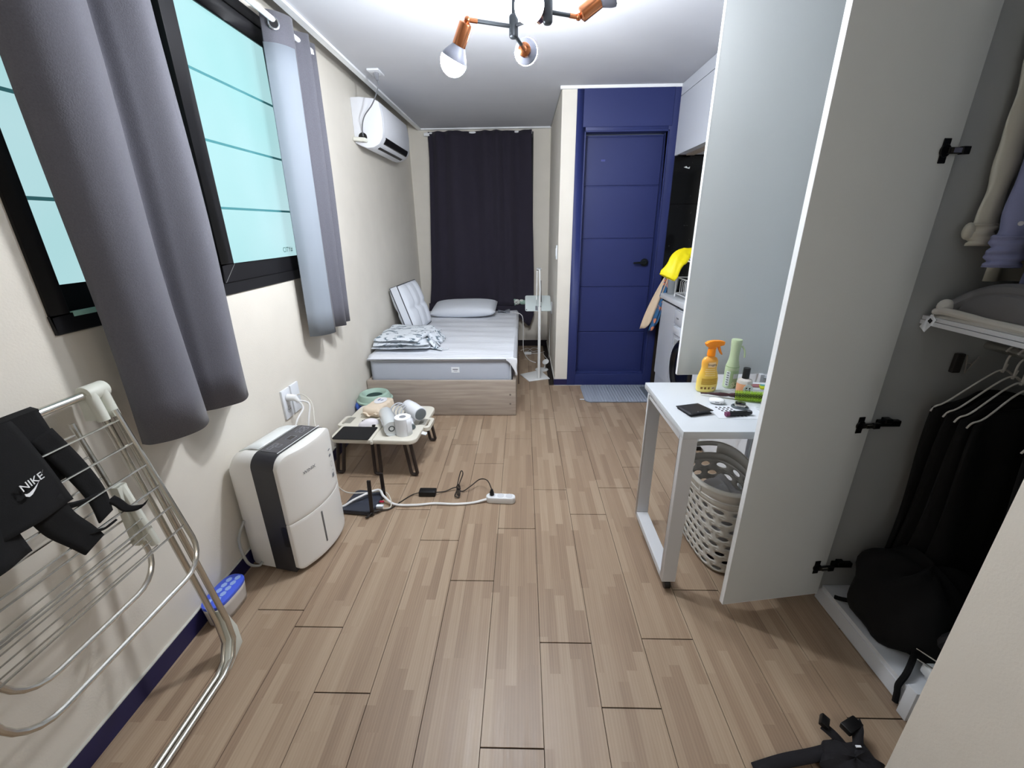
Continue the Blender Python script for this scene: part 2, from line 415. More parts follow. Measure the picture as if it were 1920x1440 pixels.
# ================================================================== CURTAINS
curt = mat('curtain_grey', (96, 96, 105), .9, var=.12, scale=260, bump=.3, bscale=300, sheen=.15)
curt_in = mat('curtain_lining', (136, 144, 154), .85, bump=.1, bscale=400)
def curtain_mesh(path, z0, z1, n=60, nv=24, sway=None):
    P = spline([(x, y, 0) for x, y in path], 10); K = len(P)-1
    def f(u, v):
        t = u*K; i = min(int(t), K-1); q = P[i].lerp(P[i+1], t-i)
        dx, dy = (sway(u, v) if sway else (0, 0))
        return (q.x+dx, q.y+dy, z0+(z1-z0)*v)
    return MB().grid(f, n, nv)
C1 = thing('curtain', (-1.17, 1.42, .83), 'wide grey blackout curtain gathered in the middle of the window', 'curtain', 'grey window curtains')
build('drape', curtain_mesh([(-1.205, 1.165), (-1.17, 1.16), (-1.12, 1.2), (-1.095, 1.27), (-1.125, 1.345), (-1.19, 1.41), (-1.15, 1.45), (-1.10, 1.515), (-1.12, 1.585), (-1.18, 1.655), (-1.21, 1.69)], .832, 2.43, 90, 12,
      lambda u, v: (.004*math.sin(9*v+u*5), .006*math.sin(5*v+u*7)-.01*v)), curt, C1, solid=.004)
C2 = thing('curtain', (-1.17, 2.6, .87), 'narrow grey curtain at the right end of the window, pale lining showing', 'curtain', 'grey window curtains')
sw2 = lambda u, v: (.003*math.sin(6*v+u*5), .06*v)
build('drape', curtain_mesh([(-1.215, 2.345), (-1.17, 2.36), (-1.135, 2.40), (-1.12, 2.45), (-1.15, 2.50), (-1.205, 2.55), (-1.16, 2.60), (-1.125, 2.635), (-1.165, 2.68), (-1.21, 2.71), (-1.16, 2.74), (-1.15, 2.77), (-1.2, 2.80)], .885, 2.415, 80, 12, sw2), curt, C2, solid=.004)
build('lining', curtain_mesh([(-1.218, 2.34), (-1.172, 2.354), (-1.136, 2.392), (-1.116, 2.44)], .885, 2.285, 24, 10, lambda u, v: (.002, .055*v-.004)), curt_in, C2, solid=.002)
ey = build('eyelet', MB().grid(lambda u, v: (.023*math.cos(2*PI*u)+.005*math.cos(2*PI*v)*math.cos(2*PI*u), .023*math.sin(2*PI*u)+.005*math.cos(2*PI*v)*math.sin(2*PI*u), .005*math.sin(2*PI*v)), 20, 8, True, True, axis((-1.162, 2.415, 2.362), (.62, -.8, 0))), mat('eyelet_silver', (200, 204, 208), .2, 1.0), C2)
build('eyelet_hole', MB().lathe([(0, 0), (.02, 0), (.02, .002), (0, .002)], 16, axis((-1.162, 2.416, 2.362), (.62, -.8, 0))), black, C2)
R = thing('curtain_rod', (-1.165, 1.8, 2.378), 'white curtain rod above the big frosted window', 'curtain rod')
build('pole', MB().tube([(-1.165, .95, 2.378), (-1.165, 2.83, 2.378)], .0125, 14), edgewhite, R)
for yy in (1.0, 2.80):
    build('bracket', MB().box(-1.27, yy-.012, 2.36, -1.152, yy+.012, 2.372), edgewhite, R, bevel=.002)

dark = mat('dark_curtain', (40, 36, 50), .9, var=.06, scale=8, bump=.15, bscale=300, sheen=.1)
DC = thing('curtain', (-.45, 5.3, .55), 'dark charcoal curtain covering the far window behind the bed', 'curtain')
def dcf(u, v):
    top = -1.045+1.14*u; bot = -1.135+1.275*u
    x = bot+(top-bot)*min(1, v*1.15) + (0.0 if v > .2 else -.01*(1-v*5))
    a = .020*math.sin(u*36+2.2*math.sin(u*9))*(.45+.55*v) + .024*math.sin(u*15+1.5*v) + .012*math.exp(-((u-.16)/.03)**2)*v
    y = 5.282+a - .05*max(0, .12-v)/.12
    z = .55+(2.434-.55)*v + (.002*math.sin(u*70) if v > .99 else 0)
    return (x, y, z)
build('drape', MB().grid(dcf, 110, 30), dark, DC, solid=.003)
def tail(u, v):
    x = -1.16+1.29*u
    zb = .45 if u < .82 else .45-.17*max(0, (u-.82)/.14) + max(0, u-.96)*5.0
    return (x, 5.235-.03*v+.010*math.sin(u*25), .575+(zb-.575)*v)
build('drape_hem', MB().grid(tail, 60, 6), dark, DC, solid=.003)
DR = thing('curtain_rod', (-.47, 5.31, 2.41), 'white tension rod holding the dark curtain', 'curtain rod')
build('pole', MB().tube([(-1.07, 5.325, 2.425), (.09, 5.325, 2.425)], .009, 10), edgewhite, DR)
build('bracket', MB().box(-1.09, 5.30, 2.395, -1.03, 5.35, 2.425), edgewhite, DR, bevel=.003)
build('bracket', MB().box(.05, 5.30, 2.405, .10, 5.35, 2.43).box(.062, 5.285, 2.34, .082, 5.30, 2.42), edgewhite, DR, bevel=.003)

# ================================================================== CEILING LAMP
bulbE = [mat('bulb_glow_%d' % i, (246, 250, 255), .3, emit=BULB_STRENGTH*k) for i, k in enumerate((1.2, 1.45, .33, .28))]
collar = mat('bulb_collar', (128, 132, 146), .5)
LH = 2.15
LT = thing('ceiling_lamp', (-.034, 1.915, LH), 'black ceiling lamp with copper sockets and four globe bulbs', 'ceiling lamp')
h1 = Vector((-.034, 1.915, LH)); h2 = Vector((.085, 1.805, LH))
build('canopy', MB().lathe([(0, 0), (.06, 0), (.06, .02), (0, .022)], 24, axis((-.034, 1.915, CEIL), (0, 0, -1))), greymetal, LT)
build('stem', MB().tube([h1, (-.034, 1.915, CEIL-.02)], .0065, 10), greymetal, LT)
build('stem', MB().tube([h2, (.085, 1.805, CEIL-.005)], .0065, 10), greymetal, LT)
for h in (h1, h2): build('hub', MB().lathe([(0, -.036), (.012, -.036), (.0165, -.03), (.0165, .03), (.012, .036), (0, .036)], 16, Matrix.Translation(h)), greymetal, LT, bevel=.002)
build('crossbar', MB().tube([h1, h2], .006, 10), greymetal, LT)
def lamp_arm(start, joint, d, ib):
    """arm from hub to a copper swivel, socket and globe bulb pointing along d"""
    start, joint, d = Vector(start), Vector(joint), Vector(d).normalized()
    a = build('arm', MB().tube([start, joint-(joint-start).normalized()*.035], .0065, 10), greymetal, LT)
    build('arm_end', MB().tube([joint-(joint-start).normalized()*.036, joint], .0075, 10), copper, a)
    s = build('socket', MB().lathe([(0, -.008), (.012, -.008), (.0235, -.002), (.0245, .002), (.0245, .066), (0, .066)], 20, axis(joint+d*.014, d)), copper, LT)
    build('swivel', MB().ball(joint, .011), copper, s)
    c = joint+d*.132; R_ = .048
    prof = [(0, -.054), (.022, -.054), (.028, -.044)]+[(R_*math.cos(t), R_*math.sin(t)) for t in [math.radians(x) for x in (-38, -28, -18, -9)]]+[(0, -.009)]
    bu = build('bulb_base', MB().lathe(prof, 28, axis(c, d)), collar, LT)
    prof = [(R_*math.cos(t), R_*math.sin(t)) for t in [math.radians(x) for x in range(-9, 90, 9)]]+[(0, R_)]
    build('bulb_glow', MB().lathe([(0, -.0088)]+prof, 28, axis(c, d)), bulbE[ib], bu)
lamp_arm(h1, (-.196, 1.85, LH), (-.46, .28, -.84), 0)
lamp_arm(h1+Vector((0, 0, -.02)), (.005, 2.02, LH-.035), (.06, .96, .24), 1)
lamp_arm(h2, (.195, 1.85, LH), (.80, -.08, .50), 2)
lamp_arm(h1+Vector((.085, -.079, 0)), (.060, 1.86, LH+.006), (-.25, -.80, -.10), 3)

EL = thing('added_fill_lamp', (.5, -.9, CEIL), 'added round fill lamp on the ceiling behind the camera', 'ceiling lamp')  # added lamp, out of view, brightens the wardrobe doors from behind the camera
build('fill_base', MB().lathe([(0, 0), (.12, 0), (.12, .02), (0, .022)], 32, axis((.5, -.9, CEIL), (0, 0, -1))), whiteplastic, EL)
build('fill_diffuser', MB().lathe([(0, .02), (.112, .02), (.105, .04), (.06, .055), (0, .06)], 32, axis((.5, -.9, CEIL), (0, 0, -1))), mat('fill_glow', (255, 250, 244), .4, emit=FILL_STRENGTH), EL)

# ================================================================== AIR CONDITIONER
AC = thing('air_conditioner', (-1.27, 4.0, 2.07), 'white wall mounted air conditioner below the ceiling on the left wall', 'air conditioner')
acw = mat('aircon_white', (226, 229, 236), .35)
def acprof():
    p = [(-1.27, 2.36), (-1.20, 2.362), (-1.10, 2.350), (-1.062, 2.33)]
    p += [(-1.052, 2.28), (-1.046, 2.22), (-1.048, 2.15), (-1.058, 2.095), (-1.085, 2.055), (-1.13, 2.032), (-1.18, 2.028), (-1.22, 2.04), (-1.27, 2.065)]
    return p
yzx = Matrix(((1, 0, 0, 0), (0, 0, 1, 0), (0, 1, 0, 0), (0, 0, 0, 1)))  # (x,z,y)->world
pr = acprof()
build('body', MB().prism(pr, 3.62, 4.42, yzx), acw, AC, bevel=.006, seg=2, smooth=40)
fp = [(-1.060, 2.325), (-1.0495, 2.28), (-1.0435, 2.22), (-1.0455, 2.15), (-1.0535, 2.118), (-1.062, 2.118), (-1.075, 2.2), (-1.07, 2.325)]
build('front_panel', MB().prism(fp, 3.645, 4.40, yzx), acw, AC, bevel=.003)
build('air_outlet', MB().prism([(-1.0535, 2.108), (-1.0575, 2.09), (-1.07, 2.067), (-1.09, 2.06), (-1.065, 2.105)], 3.70, 4.36, yzx), black, AC)
build('louvre', MB().prism([(-1.066, 2.076), (-1.098, 2.047), (-1.102, 2.050), (-1.07, 2.08)], 3.72, 4.34, yzx), acw, AC)
build('intake_slot', MB().prism([(-1.105, 2.0415), (-1.125, 2.0315), (-1.13, 2.036), (-1.11, 2.046)], 3.70, 4.34, yzx), black, AC)
build('pipe_opening', MB().lathe([(0, 0), (.032, 0), (.032, .003), (0, .003)], 20, axis((-1.205, 3.6195, 2.10), (0, -1, 0))), black, AC)
build('drain_pipe', MB().tube([(-1.265, 3.585, 2.085), (-1.185, 3.585, 2.078), (-1.18, 3.63, 2.078)], .015, 12), mat('pipe_cream', (222, 222, 212), .6), AC)
build('badge', MB().prism([(0, 0), (.022, 0), (.022, .008), (0, .008)], 0, .0008, Matrix(((0, 0, 1, -1.0465), (1, 0, 0, 4.12), (0, 1, 0, 2.15), (0, 0, 0, 1)))), printgrey, AC)
CO = thing('ceiling_outlet', (-1.015, 3.47, CEIL), 'white ceiling socket with the grey air conditioner plug', 'outlet')
build('plate', MB().box(-1.056, 3.40, CEIL-.012, -.974, 3.54, CEIL), white, CO, bevel=.003)
build('plug', MB().tube([(-1.01, 3.46, CEIL-.012), (-1.01, 3.46, CEIL-.03), (-1.0, 3.44, CEIL-.06)], [.02, .017, .008], 10), mat('plug_grey', (130, 132, 138), .5), CO)
tag(build('power_cable', MB().tube(spline([(-1.0, 3.44, 2.415), (-1.0, 3.43, 2.36), (-1.06, 3.47, 2.28), (-1.15, 3.54, 2.22), (-1.195, 3.6, 2.16), (-1.2, 3.615, 2.105)]), .0042, 8), mat('cable_grey', (105, 108, 114), .5), loc=(-1.0, 3.44, 2.4)), 'thin grey cable hanging from the ceiling socket to the air conditioner', 'cable')

# ================================================================== BED
wood = grain_material('bed_oak', (150, 138, 128), (176, 164, 152), (3, 14, 60))
BED = thing('bed', (-.66, 4.2, 0), 'grey oak platform bed standing in the far left corner', 'bed')
fb = build('footboard', MB().box(-1.262, 3.185, .004, -.06, 3.207, .308), wood, BED, bevel=.003)
for z in (.085, .165): build('screw_cap', MB().lathe([(0, 0), (.008, 0), (.008, .002), (0, .003)], 12, axis((-.105, 3.185, z+.02), (0, -1, 0))), mat('screw_grey', (120, 112, 106), .5), fb)
build('side_rail', MB().box(-.085, 3.208, .004, -.062, 5.2, .302), wood, BED, bevel=.002)
build('side_rail', MB().box(-1.262, 3.208, .004, -1.24, 5.2, .302), wood, BED, bevel=.002)
build('slat_base', MB().box(-1.24, 3.21, .20, -.085, 5.2, .22), wood, BED)
build('headboard', MB().box(-1.26, 5.205, .004, -.085, 5.225, .47), wood, BED, bevel=.003)
build('bed_leg', MB().box(-.05, 3.93, 0, -.04, 3.96, .30), mat('leg_brown', (90, 74, 66), .6), BED)
mg = mat('mattress_grey', (176, 182, 194), .85, bump=.15, bscale=400)
MT = thing('mattress', (-.66, 4.2, .22), 'light grey mattress lying in the oak bed frame', 'mattress')
build('mattress_body', MB().prism(rrect(-1.238, 3.225, -.092, 5.2, .04), .222, .478), mg, MT, bevel=.018, seg=3)
wl_ = mat('label_white', (226, 230, 236), .7)
build('brand_label', MB().box(-.578, 3.2225, .362, -.512, 3.2255, .408), wl_, MT)
build('label_print', MB().box(-.566, 3.2218, .385, -.524, 3.2226, .393).box(-.560, 3.2218, .373, -.53, 3.2226, .377), printgrey, MT)
build('piping', MB().tube([(-1.225, 3.222, .462), (-.105, 3.222, .462)], .004, 6).tube([(-.1, 3.224, .46), (-.105, 3.222, .30)], .004, 6), mat('piping_white', (214, 219, 228), .8), MT)
padm = ribbed(mat('pad_white', (228, 231, 238), .9), 'Y', 9, .35, .006)
def padf(u, v):
    y = 3.205+u*1.995
    if v < .8: x = -1.245+(v/.8)*1.165; z = .492
    else:
        t = (v-.8)/.2; x = -.08+.028*math.sin(min(1, t*2)*PI/2); drop = (.10+.03*math.sin(u*9)+.045*math.exp(-u*9)); z = .492-drop*t**1.2
    z += .0035*math.sin(u*60+3*v)+.004*math.sin(u*23+v*11)
    if u < .02 and v < .8: z -= .012
    return (x, y, z)
PAD = thing('mattress_pad', (-.66, 4.2, .49), 'white quilted mattress pad spread over the bed, corner hanging down', 'bedding')
build('pad_cloth', MB().grid(padf, 70, 40), padm, PAD, solid=.012, off=-1)
build('corner_flap', MB().grid(lambda u, v: (-.135+.085*u+.004*math.sin(9*v), 3.2-.004*u, .488-(.02+.13*u**1.6)*v), 8, 8), padm, PAD, solid=.006)
build('edge_binding', MB().tube([(-1.24, 3.199, .479), (-.135, 3.199, .479)], .0035, 6), printgrey, PAD)

# pillows
pilm = mat('pillow_white', (224, 229, 238), .85, bump=.12, bscale=250)
pip = mat('pillow_piping', (62, 64, 72), .7)
def pillow_pt(u, v, side, wd, ht, th, quilt):
    a, b = 2*u-1, 2*v-1
    e = max(0, (1-abs(a)**3.2))*max(0, (1-abs(b)**3.2))
    d = th*(e**.42)
    if quilt: d -= th*.42*(math.exp(-((a-.33)/.10)**2)+math.exp(-((a+.33)/.10)**2)+.9*math.exp(-(b/.10)**2))*(e**.5)
    pinch = 1-.06*(1-b*b)*(abs(a)) - .0
    return (a*wd/2*(1-.05*(1-a*a)*0), b*ht/2*pinch, side*(d/2))
def pillow(name, M, wd, ht, th, label, quilt, edges, loc):
    T = thing(name, loc, label, 'pillow', 'pillows on the bed')
    g = edges/2
    mb = MB()
    mb.grid(lambda u, v: (lambda p: (p[0], p[1], p[2]+g))(pillow_pt(u, v, 1, wd, ht, th, quilt)), 28, 22, M=M)
    mb.grid(lambda u, v: (lambda p: (p[0], p[1], p[2]-g))(pillow_pt(u, v, -1, wd, ht, th, quilt)), 28, 22, M=M)
    out = [(pillow_pt(u, v, 1, wd, ht, th, 0)) for u, v in [(i/20, 0) for i in range(20)]+[(1, i/16) for i in range(16)]+[(1-i/20, 1) for i in range(20)]+[(0, 1-i/16) for i in range(16)]]
    n = len(out)
    if edges:
        mb.add([(p[0], p[1], g) for p in out]+[(p[0], p[1], -g) for p in out], [(i, (i+1) % n, n+(i+1) % n, n+i) for i in range(n)], M)
    build('pillow_body', mb, pilm, T, smooth=80)
    if edges:
        for s in (1, -1): build('piping', MB().tube([(p[0], p[1], s*g) for p in out], .0045, 6, True, M=M), pip, T)
    return T
A = Vector((-1.20, 3.93, .93)); Cc = Vector((-1.02, 4.50, .51)); Dd = Vector((-1.06, 3.98, .51)); Bb = A+(Cc-Dd)
mid = (A+Cc)/2
pillow('pillow', frame(mid, Cc-Dd, A-Dd), .52, .46, .12, 'white box pillow with dark piping leaning on the left wall', True, .075, (-1.05, 4.2, .5))
pillow('pillow', frame((-.68, 4.92, .575), (1, -.02, .02), (0, 1, .12)), .74, .44, .15, 'flat pale grey pillow at the head of the bed', False, 0, (-.68, 4.92, .5))
tag(build('cloth_scrap', MB().grid(lambda u, v: (-.30+.14*u, 5.0+.12*v, .507+.012*math.sin(5*u+3*v)), 6, 6), mat('scrap_grey', (150, 155, 165), .9), solid=.006, loc=(-.26, 5.05, .5)), 'small grey cloth beside the flat pillow', 'cloth')

# folded quilt
qm = speckle_material('quilt_leaf', (222, 228, 235), (112, 128, 140), 13, .565, .9, (1, 1.5, 1.8))
N, L, b = nodes(qm)
tcq = N.new('ShaderNodeTexCoord'); nq = N.new('ShaderNodeTexNoise'); nq.inputs['Scale'].default_value = 45; L.new(tcq.outputs['Object'], nq.inputs[0])
bq = N.new('ShaderNodeBump'); bq.inputs['Strength'].default_value = .5; bq.inputs['Distance'].default_value = .012; L.new(nq.outputs[0], bq.inputs['Height']); L.new(bq.outputs[0], b.inputs['Normal'])
Q = thing('quilt', (-1.02, 3.6, .5), 'folded white quilt with grey leaf print at the bed foot', 'quilt')
def layer(z, th, dx, wob, k):
    def f(u, v):
        a = 2*PI*v
        cx, sx_ = math.cos(a), math.sin(a)
        px = math.copysign(abs(cx)**.5, cx); py = math.copysign(abs(sx_)**.5, sx_)
        yy = 3.36+.56*u+.012*math.sin(7*v+k)
        x = -1.02+(.225+dx)*px + wob*math.sin(u*13+k) - (.012 if px < 0 else -.03*math.sin(u*6+k))
        e = 1-abs(2*u-1)**5
        zz = z+th/2*(1+py*e)+.008*math.sin(u*11+k)*math.sin(px*4+k)
        return (x, yy, max(zz, .502))
    mb = MB().grid(f, 34, 40, cv=True); n = 40
    mb.f.append(tuple(range(n))); mb.f.append(tuple(34*n+i for i in range(n)))
    return mb
for i, (z, th, dx, wb) in enumerate(((.503, .045, .0, .006), (.535, .045, -.012, .008), (.567, .05, -.03, .01))):
    build('quilt_fold', layer(z, th, dx, wb, i*2.1), qm, Q, smooth=70)
for i in range(3):
    build('ruffled_end', MB().grid(lambda u, v: (-.80+.07*u+.02*math.sin(v*9+i), 3.40+.1*i+.28*v, .51+.085*(1-u)*(1-.18*i)+.008*math.sin(v*22+i)), 8, 20), qm, Q, solid=.006)
build('loose_corner', MB().grid(lambda u, v: (-.80+.13*u, 3.42+.06*v-.05*u, .507+.004*math.sin(9*v)+.012*(1-u)), 8, 6), qm, Q, solid=.005)
tag(build('quilt_tag', MB().box(-.665, 3.40, .502, -.625, 3.44, .505), wl_, loc=(-.65, 3.42, .5)), 'small white label patch lying on the mattress pad by the quilt', 'label')

# plush toy lying on the headboard edge
PT = thing('plush_toy', (-.03, 5.24, .55), 'small green and white plush toy lying on the dark curtain hem', 'toy')
pg = mat('plush_green', (150, 178, 165), .95); pw = mat('plush_white', (215, 220, 214), .95)
build('head', MB().ball((-.075, 5.235, .585), .04, .035, .034), pw, PT)
build('body', MB().ball((.0, 5.235, .58), .048, .03, .03), pg, PT)
for d in (-.028, .024): build('ear', MB().ball((-.10, 5.235, .585+d), .018, .014, .014), pg, PT)
for x, z in ((-.02, .605), (.055, .6), (.055, .565)): build('limb', MB().ball((x, 5.225, z), .024, .017, .014), pw, PT)
build('face', MB().ball((-.085, 5.20, .588), .007, .004, .006).ball((-.07, 5.2, .596), .004, .003, .004).ball((-.07, 5.2, .578), .004, .003, .004), printblack, PT)

# ================================================================== TABLET STAND
ST = thing('tablet_stand', (.157, 4.064, 0), 'white floor stand with tilted tray and folding arm beside the bed', 'stand')
stw = mat('stand_white', (226, 228, 228), .4)
build('base_plate', MB().prism([(-.034, 4.196), (.058, 3.986), (.27, 4.064), (.183, 4.334)], 0.001, .010), stw, ST, bevel=.003)
build('pole', MB().tube([(.157, 4.064, .009), (.157, 4.064, .73)], .014, 14), stw, ST)
TM = frame((.145, 4.19, .748), (1, 0, 0), (0, 1, .5))
build('tray', MB().prism(rrect(-.125, -.125, .125, .125, .02), -.004, .004, TM), mat('tray_white', (196, 206, 206), .4), ST, bevel=.002)
build('tray_slot', MB().box(-.028, -.12, .004, -.004, -.05, .0055, TM).box(.006, -.12, .004, .03, -.05, .0055, TM), printgrey, ST)
build('arm', MB().tube([(.157, 4.062, .72), (.16, 4.062, .9), (.152, 4.062, 1.083)], .0075, 10).tube([(.128, 4.08, .80), (.130, 4.075, 1.07)], .005, 8), stw, ST)
build('joint', MB().tube([(.125, 4.07, 1.083), (.168, 4.07, 1.083)], .012, 10), mat('joint_grey', (150, 152, 154), .4, .5), ST)
build('arm_spring', MB().tube([(.171, 4.075, .78), (.166, 4.075, .98)], .004, 6), darksteel, ST)
build('tray_screw', MB().lathe([(0, 0), (.006, 0), (.006, .002), (0, .002)], 10, TM @ Matrix.Translation((-.113, -.11, .004))), printblack, ST)
PH = thing('phone_holder', (.2, 4.33, 0), 'small white phone holder with round base behind the stand', 'phone holder')
build('base_disc', MB().lathe([(0, 0), (.07, 0), (.07, .006), (.06, .009), (0, .01)], 28, Matrix.Translation((.2, 4.36, 0.001))), stw, PH)
build('stem', MB().tube([(.225, 4.35, .01), (.235, 4.35, .085)], .006, 8), stw, PH)
build('holder_plate', MB().lathe([(0, 0), (.036, 0), (.036, .006), (0, .008)], 20, axis((.24, 4.345, .095), (-.35, -.45, .8))), stw, PH)
cabw = mat('cable_white', (226, 226, 226), .5)
tag(build('charging_cable', MB().tube(spline([(-.13, 5.0, .50), (-.03, 4.95, .49), (.0, 4.93, .40), (.0, 4.92, .1), (.02, 4.93, .01), (.07, 4.7, .006), (.14, 4.6, .006)]), .005, 8), cabw, loc=(0, 4.93, 0)), 'white cable running down from the bed edge to the floor', 'cable')
tag(build('floor_cable', MB().tube(spline([(-.03, 5.1, .006), (.06, 5.2, .006), (.12, 5.05, .006), (.2, 5.15, .006), (.12, 5.2, .011), (.05, 5.0, .006), (.18, 4.98, .006), (.26, 5.05, .006)]), .004, 6), cabw, loc=(.1, 5.1, 0)), 'tangled white cord on the floor between bed and niche wall', 'cable')
tag(build('cable_adapter', MB().box(.02, 4.93, .001, .10, 4.98, .03), whiteplastic, bevel=.006, loc=(.06, 4.95, 0)), 'white adapter block on the floor beside the bed', 'adapter')
sw = thing('light_switch', (.306, 4.2, 1.2), 'white light switch on the niche wall', 'switch')
build('plate', MB().box(.296, 3.985, 1.175, .306, 4.06, 1.295), white, sw, bevel=.002)
build('rocker', MB().box(.292, 4.0, 1.2, .297, 4.045, 1.27), whiteplastic, sw, bevel=.002)
NO = thing('wall_outlet', (.306, 4.6, .68), 'white socket plate on the niche wall behind the stand', 'outlet')
build('plate', MB().box(.297, 4.5, .58, .306, 4.57, .70), white, NO, bevel=.002)
build('socket_face', MB().lathe([(0, 0), (.02, 0), (.02, .002), (0, .002)], 16, axis((.2965, 4.535, .64), (-1, 0, 0))), whiteplastic, NO)
tag(build('wall_cable', MB().tube(spline([(.294, 4.535, .62), (.292, 4.6, .3), (.292, 4.62, .1), (.28, 4.75, .006), (.24, 4.95, .006)]), .0035, 6), cabw, loc=(.294, 4.535, .6)), 'white cord running down the niche wall from its socket', 'cable')

# ================================================================== TRASH BIN
TB = thing('trash_bin', (-1.135, 2.98, 0), 'mint lidded round trash bin with blue liner beside the bed', 'trash bin')
mint = mat('mint_plastic', (158, 184, 170), .4); bluebag = mat('blue_bag', (58, 92, 178), .35, bump=.6, bscale=60)
Tm = Matrix.Translation((-1.135, 2.98, 0))
build('bucket', MB().lathe([(0, .002), (.09, .002), (.122, .225), (.118, .23), (0, .23)], 32, Tm), mat('bin_blue', (60, 92, 112), .4), TB)
build('liner', MB().lathe([(.119, .15), (.131, .165), (.127, .235), (.118, .24), (.116, .2)], 32, Tm, .98, .98).ball((-1.235, 2.93, .20), .035, .05, .04), bluebag, TB)
build('lid', MB().lathe([(.128, .222), (.133, .230), (.133, .240), (.122, .246), (.119, .262), (.107, .284), (.090, .289), (.068, .276), (.060, .262), (.060, .235), (.12, .222)], 36, Tm), mint, TB)
build('lid_opening', MB().lathe([(0, .262), (.059, .262), (.059, .264), (0, .264)], 24, Tm), mat('bin_dark', (20, 52, 48), .5), TB)

# ================================================================== LOW FOLDING TABLE
LTb = thing('folding_table', (-.9, 2.5, 0), 'low folding table with cream top and dark brown legs', 'table')
TZ = .27
TT = frame((-.9, 2.512, 0), (1, -.05, 0), (.03, 1, 0))
cream = mat('table_cream', (214, 210, 198), .45, bump=.12, bscale=500)
brown = mat('table_leg_brown', (48, 40, 38), .45)
for s in (-1, 1):
    x0, x1 = (-.268, -.0012) if s < 0 else (.0012, .268)
    pts = rrect(x0, -.262, x1, .262, .0005, 1)
    full = rrect(-.268, -.262, .268, .262, .055, 7)
    half = [(min(max(p[0], x0), x1), p[1]) for p in full]
    out = []
    for p in half:
        if not out or (Vector(p)-Vector(out[-1])).length > 1e-5: out.append(p)
    build('tabletop_half', MB().prism(out, TZ-.03, TZ, TT), cream, LTb, bevel=.006, seg=3)
for s in (-1, 1):
    hnd = rrect(.0, -.075, .05, .075, .024, 5)
    inn = rrect(.0, -.05, .030, .05, .012, 5)
    mb = MB(); n = len(hnd)
    vs = [(x, y, z) for z in (TZ-.028, TZ-.004) for x, y in hnd]+[(x, y, z) for z in (TZ-.028, TZ-.004) for x, y in inn]
    fs = []
    for i in range(n):
        j = (i+1) % n
        fs += [(i, j, n+j, n+i), (2*n+i, 3*n+i, 3*n+j, 2*n+j), (n+i, n+j, 3*n+j, 3*n+i), (i, 2*n+i, 2*n+j, j)]
    mb.add(vs, fs, TT @ Matrix.Translation((s*.255, 0, 0)) @ Matrix.Rotation(0 if s > 0 else PI, 4, 'Z'))
    build('carry_handle', mb, cream, LTb)
    build('handle_recess', MB().box(s*.225, -.045, TZ-.003, s*.266, .045, TZ+.0008, TT), mat('recess_grey', (140, 138, 130), .6), LTb)
build('latch', MB().box(-.008, -.268, TZ-.03, .008, -.261, TZ-.006, TT), mat('latch_cream', (226, 224, 214), .4), LTb, bevel=.002)
build('strap_tag', MB().box(-.004, -.13, -.004, .036, -.095, 0, TT @ Matrix.Translation((.262, 0, TZ-.018)) @ Matrix.Rotation(.25, 4, 'Y')), wl_, LTb)
def loopleg(x, y, sx_, sy_):
    top = Vector((x, y, TZ-.028)); bot = Vector((x+sx_, y+sy_, .012)); wv = Vector((.019, 0, 0))
    pts = [top-wv, bot-wv+Vector((0, 0, .012))]+[bot+Vector((.019*math.cos(a), 0, .012-.022*math.sin(a)*.55)) for a in (PI*.8, PI*.6, PI*.4, PI*.2)]+[bot+wv+Vector((0, 0, .012)), top+wv]
    mb = MB().tube(pts, .0108, 8, M=TT); mb.tube([top-wv*1.6, top+wv*1.6], .013, 8, M=TT)
    return mb
for x, y, a, b_ in ((-.215, -.215, -.03, -.005), (0, -.215, 0, -.01), (.2, -.215, .03, -.005), (.2, .22, .03, .02), (0, .22, 0, .01), (-.215, .22, -.03, .02)):
    build('table_leg', loopleg(x, y, a, b_), brown, LTb)
# things on it
tag(build('mouse_pad', MB().prism(rrect(-.113, -.085, .113, .085, .012), TZ+.0008, TZ+.004, Matrix.Translation((-1.04, 2.335, 0)) @ Matrix.Rotation(-.04, 4, 'Z')), mat('pad_black', (16, 16, 18), .9), loc=(-1.04, 2.335, TZ)), 'black rectangular mouse pad at the left front of the folding table', 'mouse pad')
MS = thing('computer_mouse', (-1.0, 2.47, TZ), 'white computer mouse lying behind the black mouse pad', 'mouse')
MM = Matrix.Translation((-1.0, 2.462, TZ+.001)) @ Matrix.Rotation(.35, 4, 'Z')
def ms(u, v):
    a = 2*PI*u; r = v
    x = .066*math.cos(a)*r; y = .035*math.sin(a)*r*(1-.12*math.cos(a)**2)
    return (x, y, .037*(1-r**2.4)**.6*(1+.18*math.cos(a)*r))
build('shell', MB().grid(ms, 28, 10, cu=True, M=MM), mat('mouse_white', (226, 222, 228), .4), MS, smooth=60)
build('button_gap', MB().tube([MM @ Vector((-.055, .004, .014)), MM @ Vector((-.04, .003, .026)), MM @ Vector((-.02, .002, .0355))], .0016, 6), printblack, MS)
build('scroll_wheel', MB().tube([MM @ Vector((-.034, -.003, .027)), MM @ Vector((-.034, .005, .027))], .005, 10), printblack, MS)
tag(build('usb_receiver', MB().box(-.965, 2.418, TZ+.004, -.945, 2.434, TZ+.014), black, bevel=.002, loc=(-.955, 2.426, TZ)), 'tiny black receiver dongle between mouse and mouse pad', 'dongle')
WP = thing('wipes_pack', (-.99, 2.67, TZ), 'beige crumpled pack of wet wipes on the folding table', 'wipes')
wpm = mat('pack_beige', (220, 204, 184), .45, bump=.5, bscale=35)
WPM = Matrix.Translation((-.995, 2.665, TZ+.001)) @ Matrix.Rotation(-.22, 4, 'Z')
